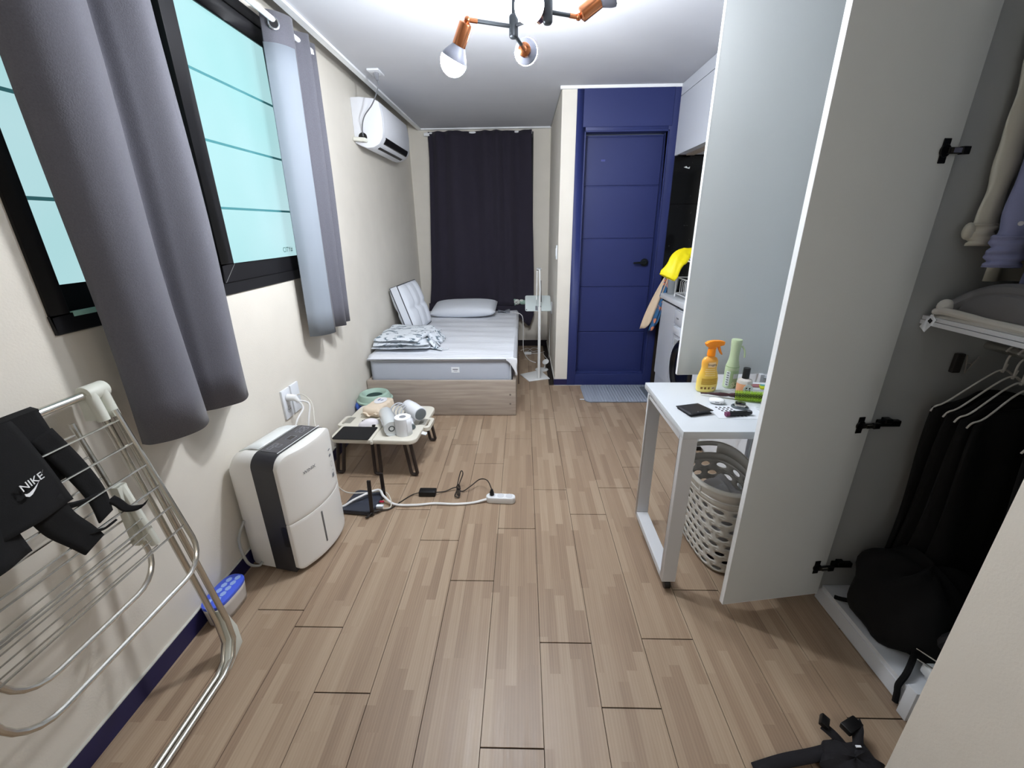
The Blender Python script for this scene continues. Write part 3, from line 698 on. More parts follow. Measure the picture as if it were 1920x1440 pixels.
def wp(u, v):
    a = 2*PI*v; c, s_ = math.cos(a), math.sin(a)
    px = math.copysign(abs(c)**.4, c)*.062; pz = .036+math.copysign(abs(s_)**.4, s_)*.034
    y = -.11+.22*u; e = min(1, (1-abs(2*u-1))*6)**.5
    return (px*(.86+.14*e)+.003*math.sin(u*30+a*3), y, max(.0005, .034+(pz-.036)*(.45+.55*e)+.003*math.sin(u*24+a*4)*(1-e*.6)))
mbw = MB().grid(wp, 30, 28, cv=True, M=WPM); mbw.f.append(tuple(range(28))); mbw.f.append(tuple(30*28+i for i in range(28)))
build('pack', mbw, wpm, WP, smooth=45)
build('flap_label', MB().prism([(.04*math.cos(2*PI*i/20), .055*math.sin(2*PI*i/20)) for i in range(20)], .0695, .0715, WPM @ Matrix.Translation((0, .03, 0))), mat('flap_white', (226, 226, 230), .4), WP)
build('printed_mark', MB().box(-.02, .02, .0714, -.008, .055, .0718, WPM).box(0, .022, .0714, .018, .03, .0718, WPM).box(0, .037, .0714, .018, .045, .0718, WPM), mat('print_blue', (90, 100, 140), .5), WP)
build('crimped_end', MB().grid(lambda u, v: (-.058+.116*u, -.112-.018*v+.004*math.sin(u*25), .03+.012*math.sin(u*9)), 16, 3, M=WPM), wpm, WP, solid=.003)
PR = thing('plastic_roll', (-.86, 2.42, TZ), 'white roll wrapped in clear film lying on the folding table', 'roll')
ra, rb = Vector((-.80, 2.305, TZ+.047)), Vector((-.905, 2.53, TZ+.047)); rd = (rb-ra).normalized(); RM = axis(ra, rd); rl = (rb-ra).length
build('roll', MB().lathe([(.016, 0), (.045, 0), (.046, .004), (.046, rl-.004), (.045, rl), (.016, rl)], 32, RM), mat('film_white', (205, 210, 212), .25, coat=.5), PR)
build('core', MB().lathe([(0, .004), (.0185, -.002), (.0195, .0), (.0195, .02), (0, .02)], 20, RM), mat('core_grey', (72, 78, 80), .7), PR)
build('film_edge', MB().prism([(.03, -.046), (.05, -.046), (.056, -.02), (.044, .02), (.034, -.01)], -.004, .0, RM @ Matrix.Rotation(-1.1, 4, 'Z')), mat('film_clear', (215, 220, 222), .2), PR)
TP = thing('toilet_paper', (-.74, 2.32, TZ), 'white toilet paper roll standing upright on the folding table', 'toilet paper')
build('roll', MB().lathe([(.02, .001), (.05, .001), (.0505, .003), (.0505, .112), (.049, .114), (.02, .114), (.02, .1)], 36, Matrix.Translation((-.735, 2.335, TZ))), mat('tissue', (230, 233, 238), .95, bump=.2, bscale=200), TP)
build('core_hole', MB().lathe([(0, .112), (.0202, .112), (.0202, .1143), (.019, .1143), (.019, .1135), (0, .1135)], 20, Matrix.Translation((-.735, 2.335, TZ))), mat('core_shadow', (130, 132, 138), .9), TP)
build('loose_sheet', MB().grid(lambda u, v: (-.735+.0515*math.cos(-.9+u*.9), 2.335+.0515*math.sin(-.9+u*.9), TZ+.002+.108*v), 8, 3), mat('tissue', (0, 0, 0)), TP, solid=.001)
HDr = thing('hair_dryer', (-.73, 2.5, TZ), 'white hair dryer with grey nozzle and coiled cable behind the toilet paper', 'hair dryer')
hw = mat('dryer_white', (226, 228, 234), .3)
ha, hb = Vector((-.655, 2.455, TZ+.075)), Vector((-.79, 2.60, TZ+.085))
HM = axis(ha, hb-ha); hl = (hb-ha).length
build('barrel', MB().lathe([(.036, 0), (.043, .002), (.044, .01), (.046, hl*.5), (.04, hl*.85), (.02, hl), (0, hl)], 30, HM), hw, HDr)
build('nozzle', MB().lathe([(0, -.003), (.034, -.004), (.038, -.003), (.0385, .004), (0, .004)], 26, HM), mat('nozzle_grey', (105, 112, 116), .6), HDr)
build('handle', MB().tube([Vector((-.70, 2.5, TZ+.05)), Vector((-.72, 2.44, TZ+.024)), Vector((-.70, 2.40, TZ+.02))], [.02, .018, .016], 12), hw, HDr)
build('plug', MB().tube([(-.70, 2.40, TZ+.018), (-.688, 2.385, TZ+.018)], .015, 12), mat('plug_dark', (84, 94, 96), .5), HDr)
for i in range(4):
    c = Vector((-.83+.026*i, 2.56-.012*i, TZ+.055))
    build('cable_coil', MB().tube([c+Vector((.055*math.cos(t)*.75, .03*math.cos(t), .052*math.sin(t))) for t in [2*PI*k/24 for k in range(24)]], .0045, 6, True), mat('coil_grey', (186, 188, 194), .5), HDr)

# ================================================================== DEHUMIDIFIER
DH = thing('dehumidifier', (-1.1, 1.65, 0), 'white dehumidifier with dark grey band standing against the left wall', 'dehumidifier')
FM = Matrix.Translation((-1.252, 1.518, 0)) @ Matrix.Rotation(math.radians(-11.5), 4, 'Z')   # x = depth to the room, y = width
DW, DHH = .352, .592
dwhite = mat('appliance_white', (234, 233, 229), .35); dband = mat('appliance_dark', (50, 50, 54), .38)
def sec(w0, w1, z0, z1, r, n=8):
    """cross section (y,z): square bottom, rounded top"""
    p = [(w0, z0), (w1, z0), (w1, z1-r)]
    p += [(w1-r+r*math.cos(a), z1-r+r*math.sin(a)) for a in [PI/2*k/n for k in range(1, n+1)]]
    p += [(w0+r+r*math.cos(a), z1-r+r*math.sin(a)) for a in [PI/2+PI/2*k/n for k in range(0, n+1)]]
    return p
YZ = Matrix(((0, 0, 1, 0), (1, 0, 0, 0), (0, 1, 0, 0), (0, 0, 0, 1)))   # (y,z,x) -> x,y,z
def loft(stations, M):
    mb = MB(); n = len(stations[0][1]); vs = []
    for x, pts in stations: vs += [(x, p[0], p[1]) for p in pts]
    fs = [(i*n+k, i*n+(k+1) % n, (i+1)*n+(k+1) % n, (i+1)*n+k) for i in range(len(stations)-1) for k in range(n)]
    fs += [tuple(range(n-1, -1, -1)), tuple((len(stations)-1)*n+k for k in range(n))]
    return mb.add(vs, fs, M)
build('rear_shell', loft([(0, sec(.012, DW-.012, .03, DHH-.05, .05)), (.02, sec(.003, DW-.003, .022, DHH-.022, .06)), (.06, sec(.001, DW-.001, .02, DHH-.006, .06)), (.128, sec(.001, DW-.001, .02, DHH-.001, .06))], FM), dwhite, DH, smooth=50)
build('lid', MB().grid(lambda u, v: (.022+.103*u, .062+.228*v, DHH-.02+.0225*math.sin(min(1, u*1.25)*PI/2)), 8, 4, M=FM), mat('lid_white', (232, 236, 236), .3), DH, solid=.003)
build('band', loft([(.128, sec(.0, DW, .015, DHH, .06)), (.236, sec(.0, DW, .015, DHH, .06))], FM), dband, DH, smooth=50)
build('control_panel', MB().box(.142, .055, DHH-.0005, .222, DW-.045, DHH+.001, FM), mat('panel_glossy', (62, 63, 70), .12), DH)
build('panel_line', MB().box(.2255, .05, DHH-.0005, .2285, DW-.03, DHH+.0014, FM), whiteplastic, DH)
pk = mat('panel_print', (150, 152, 160), .5)
def ringbox(x, y, a, b_, w_=.0016):
    z0, z1 = DHH+.001, DHH+.0014
    return MB().box(x-a, y-b_, z0, x+a, y-b_+w_, z1, FM).box(x-a, y+b_-w_, z0, x+a, y+b_, z1, FM).box(x-a, y-b_, z0, x-a+w_, y+b_, z1, FM).box(x+a-w_, y-b_, z0, x+a, y+b_, z1, FM)
for x, y, a, b_ in ((.163, .085, .009, .012), (.185, .11, .010, .013), (.163, .115, .009, .012), (.185, .185, .016, .02), (.168, .25, .008, .011), (.19, .25, .008, .011), (.168, .28, .008, .011), (.19, .28, .008, .011)):
    build('touch_button', ringbox(x, y, a, b_), pk, DH)
build('display', MB().box(.172, .168, DHH+.0008, .198, .202, DHH+.0013, FM), mat('display_dark', (30, 30, 36), .1), DH)
bulge = lambda y: .252+.042*(1-abs(2*y/DW-1)**2.2)
def frontf(z0, z1, r, topr):
    def f(u, v):
        y = .002+(DW-.004)*u
        e = min(y, DW-y); zt = z1
        if topr and e < r: zt = z1-r+math.sqrt(max(0, r*r-(r-e)**2))
        zb = z0
        if not topr and e < .03: zb = z0+.03-math.sqrt(max(0, .03**2-(.03-e)**2))
        return (bulge(y), y, zb+(zt-zb)*v)
    def back(u, v): p = f(u, v); return (.2362, p[1], p[2])
    mb = MB().grid(f, 40, 14, M=FM).grid(back, 40, 1, M=FM)
    mb.grid(lambda u, v: (lambda p, q: tuple(p[i]*(1-v)+q[i]*v for i in range(3)))(f(u, 1), back(u, 1)), 40, 1, M=FM)
    mb.grid(lambda u, v: (lambda p, q: tuple(p[i]*(1-v)+q[i]*v for i in range(3)))(f(u, 0), back(u, 0)), 40, 1, M=FM)
    for uu in (0, 1): mb.grid(lambda u, v: (lambda p, q: tuple(p[i]*(1-v)+q[i]*v for i in range(3)))(f(uu, u), back(uu, u)), 14, 1, M=FM)
    return mb
build('front_panel', frontf(.272, DHH-.002, .06, True), dwhite, DH, smooth=50, bevel=.0015)
build('water_tank', frontf(.022, .2695, .03, False), dwhite, DH, smooth=50, bevel=.0015)
def onfront(y, z):
    dy = .001; n = Vector((dy*2, -(bulge(y+dy)-bulge(y-dy)), 0)).normalized()
    return FM @ frame(Vector((bulge(y), y, z))+n*.0006, (-n.y, n.x, 0), (0, 0, 1))
build('water_window', MB().prism(rrect(-.0045, -.085, .0045, .085, .004), 0, .0008, onfront(.155, .155)), mat('window_grey', (100, 102, 104), .3), DH)
text('WINIX', .021, onfront(.135, .475), printgrey, DH, 'brand_lettering', sx=1.15)
for z, h_ in ((.482, .006), (.452, .012), (.345, .02)): build('sticker_print', MB().prism(rrect(-.011, -h_/2, .011, h_/2, .002, 2), .0002, .0006, onfront(.297, z)), printgrey, DH)
for z in (.42, .375):
    build('sticker_print', MB().grid(lambda u, v: (.011*math.cos(2*PI*u)*(1+.12*(v-.5)), .013*math.sin(2*PI*u)*(1+.12*(v-.5)), .0005), 20, 1, True, M=onfront(.30, z-.015)), printgrey, DH)
build('handle_recess', MB().prism(rrect(-.014, -.052, .014, .052, .010), 0, .0012, FM @ Matrix(((1, 0, 0, .222), (0, 0, -1, -.0001), (0, 1, 0, .205), (0, 0, 0, 1)))), black, DH)
for x, y in ((.04, .05), (.04, .3), (.21, .05), (.21, .3)): build('caster', MB().tube([FM @ Vector((x, y-.01, .013)), FM @ Vector((x, y+.01, .013))], .012, 12), black, DH)
build('drain_hose', MB().tube(spline([FM @ Vector((.02, .0, .26)), FM @ Vector((0.01, -.04, .18)), FM @ Vector((.03, -.045, .07)), FM @ Vector((.05, -.015, .028)), FM @ Vector((.06, .002, .04))]), .006, 8), mat('hose_clear', (170, 172, 170), .3), DH)

# wall sockets
def wall_socket(y, label, holes):
    T = thing('wall_outlet', (-1.27, y, .58), label, 'outlet', 'wall sockets above the dehumidifier')
    build('plate', MB().box(-1.27, y-.04, .508, -1.258, y+.038, .668), white, T, bevel=.002)
    YM = lambda z: axis((-1.2578, y, z), (1, 0, 0))
    for z in holes:
        build('socket_face', MB().lathe([(0, 0), (.02, 0), (.02, .001), (0, .001)], 20, YM(z)), mat('socket_grey', (200, 202, 206), .4), T)
        for dy in (-.008, .008): build('pin_hole', MB().tube([(-1.257, y+dy, z), (-1.2563, y+dy, z)], .003, 8), printblack, T)
    return T
wall_socket(2.065, 'white wall socket with two plugs above the dehumidifier', (.555, .62))
wall_socket(2.155, 'white wall plate with a thin cable, right of the plugged socket', (.57,))
build_plug = MB().tube([(-1.256, 2.065, .622), (-1.215, 2.065, .62), (-1.20, 2.065, .60)], [.019, .018, .009], 12)
PLG = thing('power_plug', (-1.22, 2.065, .6), 'white plug with two cords dropping behind the dehumidifier', 'plug')
build('plug_body', build_plug, whiteplastic, PLG)
build('cord', MB().tube(spline([(-1.20, 2.065, .60), (-1.18, 2.06, .56), (-1.19, 1.98, .5), (-1.2, 1.93, .3), (-1.16, 1.92, .05)]), .0045, 8), cabw, PLG)
build('cord', MB().tube(spline([(-1.21, 2.075, .60), (-1.165, 2.10, .57), (-1.16, 2.05, .48), (-1.15, 1.95, .25), (-1.14, 1.93, .05)]), .0045, 8), cabw, PLG)
tag(build('network_cable', MB().tube(spline([(-1.256, 2.15, .60), (-1.225, 2.16, .60), (-1.16, 2.12, .56), (-1.10, 2.0, .47), (-1.06, 1.95, .28), (-.99, 1.95, .12), (-.90, 2.02, .055), (-.80, 2.05, .042), (-.75, 2.0, .03), (-.74, 1.95, .008), (-.80, 1.94, .012)]), .0032, 8), mat('cable_beige', (200, 196, 186), .5), loc=(-1.25, 2.15, .6)), 'thin pale network cable from the wall plate to the router', 'cable')

# desiccant box
DB = thing('moisture_absorber', (-1.195, 1.275, 0), 'oval moisture absorber tub with blue lid on floor by drying rack', 'tub')
DM = Matrix.Translation((-1.212, 1.285, 0.001)) @ Matrix.Rotation(math.radians(-4), 4, 'Z')
def oval(k, a, b_): return (a*math.copysign(abs(math.cos(k))**.7, math.cos(k)), b_*math.copysign(abs(math.sin(k))**.7, math.sin(k)))
build('tub', MB().grid(lambda u, v: (*oval(2*PI*u, .040*(1+.16*v), .080*(1+.10*v)), .085*v), 32, 4, True, M=DM), mat('tub_clear', (196, 190, 184), .35), DB, solid=.002)
mbx = MB().prism([oval(2*PI*i/32, .048, .090) for i in range(32)], .083, .099, DM)
build('lid', mbx, mat('lid_blue', (74, 100, 222), .35), DB, bevel=.003)
hexm = mat('honeycomb', (150, 178, 232), .4)
for i in range(5):
    for j in range(2):
        cx, cy = -.016+.028*j+(.0), -.058+.028*i+(.014*j)
        if abs(cy) > .07: continue
        build('lid_cell', MB().prism([(cx+.011*math.cos(PI/3*k), cy+.014*math.sin(PI/3*k)) for k in range(6)], .0985, .0998, DM), hexm, DB)

# ================================================================== ROUTER, STRIP
RT = thing('router', (-.9, 1.98, 0), 'dark wireless router with two black antennas on the floor', 'router')
RM2 = frame((-.897, 1.985, 0), (.155, -.018, 0), (.02, .2, 0))
build('case', MB().prism(rrect(-.088, -.095, .088, .095, .025), .004, .03, RM2), mat('router_blue', (50, 54, 66), .4), RT, bevel=.004)
build('base', MB().prism(rrect(-.083, -.09, .083, .09, .022), .0005, .005, RM2), black, RT)
for y, ax_, zt in ((-.088, .004, .225), (.068, -.004, .172)):
    p0 = RM2 @ Vector((.09, y, .018)); p1 = RM2 @ Vector((.094+ax_, y, zt))
    a = build('antenna_joint', MB().tube([RM2 @ Vector((.078, y, .016)), RM2 @ Vector((.1, y, .016))], .010, 10), black, RT)
    build('antenna', MB().box(-.0105, -.005, 0, .0105, .005, (p1-p0).length, axis(p0, p1-p0, (0, 1, 0))), mat('antenna_brown', (30, 24, 24), .4), RT, bevel=.003)
build('port_label', MB().box(-.812, 1.935, .012, -.775, 1.955, .026), wl_, RT)
build('red_connector', MB().tube([(-.812, 1.99, .018), (-.785, 1.99, .018)], .006, 8), mat('plug_red', (190, 40, 70), .4), RT)
PS = thing('power_strip', (-.13, 2.02, 0), 'white power strip with one black plug on the floor', 'power strip')
build('strip_body', MB().prism(rrect(-.082, -.024, .082, .024, .022), .001, .040, Matrix.Translation((-.128, 2.022, 0)) @ Matrix.Rotation(-.06, 4, 'Z')), whiteplastic, PS, bevel=.006, seg=3)
for i in range(3):
    c = Vector((-.176+.048*i, 2.026-.003*i, .040))
    build('socket', MB().lathe([(.014, 0), (.0195, 0), (.0195, .0012), (.014, .0012)], 24, Matrix.Translation(c)), mat('socket_white', (206, 208, 212), .4), PS)
    build('socket_well', MB().lathe([(0, 0), (.014, 0), (.014, .0008), (0, .0008)], 18, Matrix.Translation(c)), mat('socket_well', (104, 108, 114), .5), PS)
tag(build('strip_cord', MB().tube(spline([(-1.06, 1.93, .006), (-.99, 1.93, .03), (-.93, 1.97, .052), (-.83, 2.04, .062), (-.79, 2.01, .04), (-.72, 1.975, .012), (-.6, 1.975, .008), (-.5, 1.99, .008), (-.38, 1.985, .008), (-.28, 2.0, .008), (-.205, 2.02, .018)]), .0068, 10), cabw, loc=(-.6, 1.98, 0)), 'thick white power strip cord running across the floor past the router', 'cable')
AD = thing('power_adapter', (-.555, 2.085, 0), 'small black power adapter brick on the floor behind the white cord', 'adapter')
build('brick', MB().box(-.606, 2.06, .001, -.508, 2.108, .033), black, AD, bevel=.005)
bcab = mat('cable_black', (34, 26, 22), .5)
build('cord', MB().tube(spline([(-.606, 2.08, .016), (-.65, 2.07, .006), (-.70, 2.0, .006), (-.74, 1.94, .006), (-.785, 1.925, .006)]), .0028, 8), bcab, AD)
build('cord', MB().tube(spline([(-.508, 2.085, .016), (-.46, 2.11, .006), (-.40, 2.13, .02), (-.36, 2.11, .006), (-.31, 2.13, .03), (-.26, 2.17, .05), (-.21, 2.12, .075), (-.178, 2.03, .075)]), .0032, 8), bcab, AD)
build('cord_bundle', MB().tube(spline([(-.385, 2.12, .02), (-.395, 2.06, .012), (-.37, 2.05, .012), (-.382, 2.12, .03), (-.36, 2.17, .085), (-.375, 2.19, .09), (-.39, 2.12, .03), (-.38, 2.06, .022), (-.365, 2.055, .02), (-.375, 2.13, .03)]), .0032, 8).tube(spline([(-.372, 2.10, .03), (-.392, 2.115, .03), (-.38, 2.125, .045), (-.37, 2.11, .02)]), .004, 6), bcab, AD)
build('plug', MB().tube([(-.177, 2.027, .041), (-.178, 2.028, .06), (-.178, 2.03, .078)], [.013, .012, .006], 12), black, AD)
cb2 = MB()
for i in range(4):
    cb2.tube(spline([(-.79+.004*i, 1.93-.004*i, .008+.003*i), (-.83, 1.885+.003*i, .008+.004*i), (-.845+.004*i, 1.86, .01), (-.815, 1.885, .012+.004*i), (-.78+.003*i, 1.925, .012)]), .0026, 6)
cb2.tube(spline([(-.80, 1.915, .004), (-.825, 1.90, .03), (-.81, 1.89, .02)]), .004, 6)
tag(build('cable_bundle', cb2, bcab, loc=(-.81, 1.9, 0)), 'bundled thin black cord lying beside the router', 'cable')

# ================================================================== BATH MAT
BM = thing('bath_mat', (.85, 3.67, 0), 'grey striped mat on the floor before the blue door', 'mat')
mm = ribbed(mat('mat_grey', (142, 150, 164), .95), 'X', 12, .7, .006)
build('mat_pad', MB().prism(rrect(.545, 3.455, 1.215, 3.865, .05, 6), .001, .016), mm, BM, bevel=.005)
build('care_tag', MB().box(.505, 3.51, .006, .55, 3.525, .0075), wl_, BM)
tag(build('mat_edge', MB().prism(rrect(1.10, 3.50, 1.20, 3.80, .02), .0165, .019), mat('mat_dark', (88, 96, 106), .95), loc=(1.15, 3.65, .017)), 'dark grey cloth on the right end of the grey mat', 'cloth')

# ================================================================== DRYING RACK
DK = thing('drying_rack', (-1.1, .8, 0), 'folded steel drying rack leaning against the left wall', 'drying rack')
def rk(z, y, off=0):
    """point on the leaning plane; off = distance towards the room"""
    n = Vector((1.04, 0, .15)).normalized()
    return Vector((-1.05-.15*z/1.04, y, z))+n*off
oldplastic = mat('rack_plastic', (206, 208, 198), .45)
build('top_bar', MB().tube([rk(1.045, .50, .0), rk(1.045, 1.055, .0)], .0115, 14), chrome, DK)
for yy in (.49, 1.075):
    build('end_joint', MB().tube([rk(1.045, yy-.03, 0), rk(1.045, yy+.03, 0)], .024, 18), oldplastic, DK, bevel=.002)
    jb = MB()
    for o_ in (-.02, .012): jb.tube([rk(1.045, yy+o_, .010), rk(.965, yy+o_, .012)], .0145, 12)
    jb.box(-.02, -.03, -.075, .012, .03, 0, Matrix.Translation(rk(1.045, yy, 0)))
    build('joint_clip', jb, oldplastic, DK)
ft = .012
for o_ in (-.012, .012):
    for s in (0, 1):
        Y_ = 1.095 if s else .47
        d = 1 if s else -1
    pts = [rk(.98, 1.085+o_*.6, .0+o_), rk(.16, 1.095+o_*.6, .0+o_), rk(.08, 1.085+o_*.6, o_), rk(.03, 1.05+o_*.6, o_), rk(ft, 1.0, o_), rk(ft, .56, o_), rk(.03, .50, o_), rk(.08, .47-o_*.6, o_), rk(.16, .465, o_), rk(.98, .48, o_)]
    build('leg_frame', MB().tube(pts, .0095, 12), chrome, DK)
for yy in (1.10, .462):
    s = 1 if yy > 1 else -1
    pl = [(0, .20), (.012*s, .19), (.028*s, .10), (.018*s, .03), (-.06*s, .002), (-.10*s, .002), (-.06*s, .03), (-.02*s, .09)]
    def fp_(q): return [(p[0], p[1]) for p in q]
    Mf = Matrix(((0, -.15/1.04, .99, -1.05), (1, 0, 0, yy), (0, 1, .14, 0), (0, 0, 0, 1)))
    build('foot_corner', MB().prism(pl if s > 0 else pl[::-1], -.024, .012, Mf), oldplastic, DK, bevel=.002)
# two hinged wings as loops with rungs
def wing(off0, off1, ztop, zbot, y0, y1, name, nr):
    def q(z, y):
        t = (ztop-z)/(ztop-zbot); return rk(z, y, off0+(off1-off0)*t)
    r = .09
    pts = [q(ztop, y1)]+[q(zbot+r-r*math.sin(a), y1-r+r*math.cos(a)) for a in [PI/2*k/6 for k in range(7)]]
    pts += [q(zbot+r-r*math.cos(a), y0+r-r*math.sin(a)) for a in [PI/2*k/6 for k in range(7)]]+[q(ztop, y0)]
    w_ = build(name, MB().tube(pts, .0075, 10), chrome, DK)
    for i in range(nr):
        z = ztop-.03-(ztop-zbot-.17)*i/(nr-1)
        build('rung', MB().tube([q(z, y0+.002), q(z, y1-.002)], .0032, 6), chrome, w_)
wing(.03, .075, .985, .445, .53, 1.078, 'wing_frame', 6)
wing(-.02, .0, .985, .475, .60, 1.0, 'wing_frame', 6)
br = build('side_bracket', MB().tube([rk(.79, 1.0, .02), rk(.58, 1.0, .03)], .013, 8).box(-.012, -.02, -.2, .012, .01, .0, Matrix.Translation(rk(.79, 1.0, .02))), oldplastic, DK, bevel=.002)
for i in range(5):
    build('thin_rung', MB().tube([rk(.66-.02*i, .52, .03), rk(.675-.025*i, 1.0, .035)], .0022, 6), chrome, DK)

# black garments on the rack
GB = thing('black_garment', (-1.15, .83, .75), 'black garment with white logo and straps hung over the drying rack bar', 'clothes')
def cloth(y0, y1, zt, zb, o0, o1, wave, flare=0):
    def f(u, v):
        y = y0+(y1-y0)*u + flare*v*(u-.5)
        if v < .12:
            a = PI*(v/.12)/1.0
            p = rk(zt+.014*math.sin(a)*1.0, y, -.012*math.cos(a)*1.0+.004)
            return tuple(p)
        t = (v-.12)/.88
        return tuple(rk(zt-(zt-zb)*t, y, o0+(o1-o0)*t+wave*math.sin(u*8+t*3)*t))
    return MB().grid(f, 20, 20)
build('front_flap', cloth(.63, .905, 1.045, .84, .018, .07, .008, -.02), blackcloth, GB, solid=.008)
build('back_flap', cloth(.70, .965, 1.05, .88, .012, .02, .004), blackcloth, GB, solid=.006)
def strap(pts, w_, name='strap'):
    P = spline(pts, 8)
    def f(u, v):
        i = min(int(u*(len(P)-1)), len(P)-2); q = P[i].lerp(P[i+1], u*(len(P)-1)-i)
        return (q.x+.004*v, q.y+(v-.5)*w_*(1-.3*u), q.z+(v-.5)*w_*.25)
    return build(name, MB().grid(f, 24, 4), blackcloth, GB, solid=.006)
strap([rk(1.0, .935, .02), rk(.9, .955, .03), rk(.81, .965, .035), rk(.745, .955, .04)], .055)
strap([rk(.78, .985, .04), rk(.762, .99, .05), rk(.738, .995, .06), rk(.728, 1.012, .08), rk(.735, 1.03, .085)], .022)
strap([rk(.86, .84, .06), rk(.80, .855, .05), rk(.745, .875, .055), rk(.71, .885, .06)], .075)
strap([rk(.74, .895, .06), rk(.735, .915, .07), rk(.737, .94, .075)], .016)
strap([rk(.83, .88, .05), rk(.815, .92, .045), rk(.81, .955, .04)], .022)
LG = frame(rk(.915, .842, .062), (0, 1, .16), (-.5, 0, 1))
logo = mat('logo_white', (225, 226, 228), .6)
text('NIKE', .022, LG @ Matrix.Translation((-.003, .007, .012)), logo, GB, 'logo_lettering', .0006, 1.05, .25)
sw_ = [(x_*.72, y_*.72) for x_, y_ in [(-.040, -.006), (-.043, -.014), (-.038, -.021), (-.028, -.020), (-.01, -.012), (.02, .006), (.045, .022), (.01, .0), (-.012, -.008), (-.028, -.011), (-.036, -.010)]]
build('logo_swoosh', MB().prism(sw_, .011, .0122, LG), logo, GB)
GB.location.y -= .042
GS = thing('black_sleeve', (-1.12, .62, .75), 'black fabric hanging at the left edge of the drying rack', 'clothes')
build('sleeve', cloth(.52, .745, 1.04, .79, .02, .075, .01, -.03), blackcloth, GS, solid=.012)

# ================================================================== WHITE DESK
DX0, DX1, DY0, DY1, DZ = .585, 1.175, 1.405, 1.925, .757
DS = thing('desk', (.88, 1.66, 0), 'white desk on castors in front of the open wardrobe doors', 'desk')
dw = mat('desk_white', (203, 208, 213), .3); dfr = mat('desk_frame', (206, 208, 212), .35)
build('desktop', MB().box(DX0, DY0, DZ-.03, DX1, DY1, DZ), dw, DS, bevel=.002)
for x0, x1 in ((DX0+.001, DX0+.058), (DX1-.058, DX1-.001)):
    f = MB()
    ya, yb = DY0+.004, DY1-.055
    f.box(x0, ya, .045, x1, ya+.028, DZ-.031).box(x0, yb-.028, .045, x1, yb, DZ-.031).box(x0, ya+.028, .045, x1, yb-.028, .073).box(x0, ya+.028, DZ-.05, x1, yb-.028, DZ-.031)
    fo = build('side_frame', f, dfr, DS, bevel=.0015, seg=1)
    for yy in (ya+.016, yb-.016):
        xc = (x0+x1)/2
        c = build('castor', MB().tube([(xc-.012, yy, .021), (xc+.012, yy, .021)], .020, 16), mat('castor_black', (18, 14, 14), .4), fo, bevel=.002)
        build('castor', MB().box(xc-.008, yy-.008, .036, xc+.008, yy+.008, .046), darksteel, fo)
build('rear_rail', MB().box(DX0+.058, DY1-.10, DZ-.06, DX1-.058, DY1-.07, DZ-.031), dfr, DS)

# things on the desk
SB = thing('spray_bottle', (.826, 1.815, DZ), 'yellow orange trigger spray bottle standing on the white desk', 'spray bottle')
yel = mat('bottle_yellow', (236, 196, 66), .3); N, L, b = nodes(yel)
tcy = N.new('ShaderNodeTexCoord'); sxy = N.new('ShaderNodeSeparateXYZ'); L.new(tcy.outputs['Object'], sxy.inputs[0])
mr = N.new('ShaderNodeMapRange'); mr.inputs['From Max'].default_value = .16; L.new(sxy.outputs[2], mr.inputs[0])
cry = N.new('ShaderNodeValToRGB'); cry.color_ramp.elements[0].color = (*lin((238, 222, 128)), 1); cry.color_ramp.elements[1].color = (*lin((240, 166, 66)), 1); cry.color_ramp.elements[1].position = .95; cry.color_ramp.elements.new(.5).color = (*lin((238, 196, 84)), 1)
L.new(mr.outputs[0], cry.inputs[0]); L.new(cry.outputs[0], b.inputs['Base Color'])
orange = mat('trigger_orange', (248, 142, 16), .35)
SM = Matrix.Translation((.826, 1.815, DZ+.001)) @ Matrix.Rotation(.12, 4, 'Z')
prof = [(0, 0), (.040, 0), (.046, .006), (.048, .03), (.0475, .06), (.042, .085), (.036, .10), (.0345, .113), (.0365, .13), (.036, .143), (.028, .156), (.0155, .162), (.0155, .168), (0, .168)]
sbo = build('bottle', MB().lathe(prof, 36, SM, 1, .55), yel, SB, smooth=60)
build('collar', MB().lathe([(0, .166), (.0175, .166), (.0165, .19), (.015, .198), (0, .198)], 24, SM), orange, SB)
hp = [(-.034, .222), (-.026, .208), (-.012, .200), (-.012, .194), (.015, .194), (.016, .204), (.03, .207), (.05, .212), (.052, .228), (.03, .233), (0, .234), (-.02, .231)]
xzm = SM @ Matrix(((1, 0, 0, 0), (0, 0, -1, 0), (0, 1, 0, 0), (0, 0, 0, 1)))
build('spray_head', MB().prism(hp, -.010, .010, xzm), orange, SB, bevel=.003)
build('trigger', MB().prism([(.022, .206), (.034, .207), (.04, .19), (.050, .170), (.047, .167), (.037, .178), (.03, .19)], -.006, .006, xzm), orange, SB, bevel=.002)
def lab(prefix, x0, z0, x1, z1, m, y=-.0262):
    return build(prefix, MB().box(x0, y-.0012, z0, x1, y, z1, SM), m, SB)
lt = mat('label_tan', (196, 150, 44), .5); tiny = mat('print_brown', (140, 96, 40), .6); cream2 = mat('print_cream', (250, 216, 150), .6)
def sbl(x0, z0, x1, z1, m, name='label_print'):
    """print laid on the oval bottle face"""
    def rad(z):
        for (r0, a), (r1, c) in zip(prof[1:], prof[2:]):
            if a <= z <= c and c > a: return r0+(r1-r0)*(z-a)/(c-a)
        return .03
    def f(u, v):
        x = x0+(x1-x0)*u; z = z0+(z1-z0)*v; r = rad(z)
        return (x, -.55*math.sqrt(max(1e-6, r*r-x*x))-.0007, z)
    return build(name, MB().grid(f, 8, 3, M=SM), m, SB)
for i in range(5): sbl(-.036, .038+.0058*i, .034, .0418+.0058*i, lt)
for i in range(4): sbl(-.026+.003*(i % 2), .078+.009*i, .022-.003*(i % 2), .0815+.009*i, cream2)
sbl(-.016, .115, .018, .139, mat('print_peach', (252, 214, 160), .5))
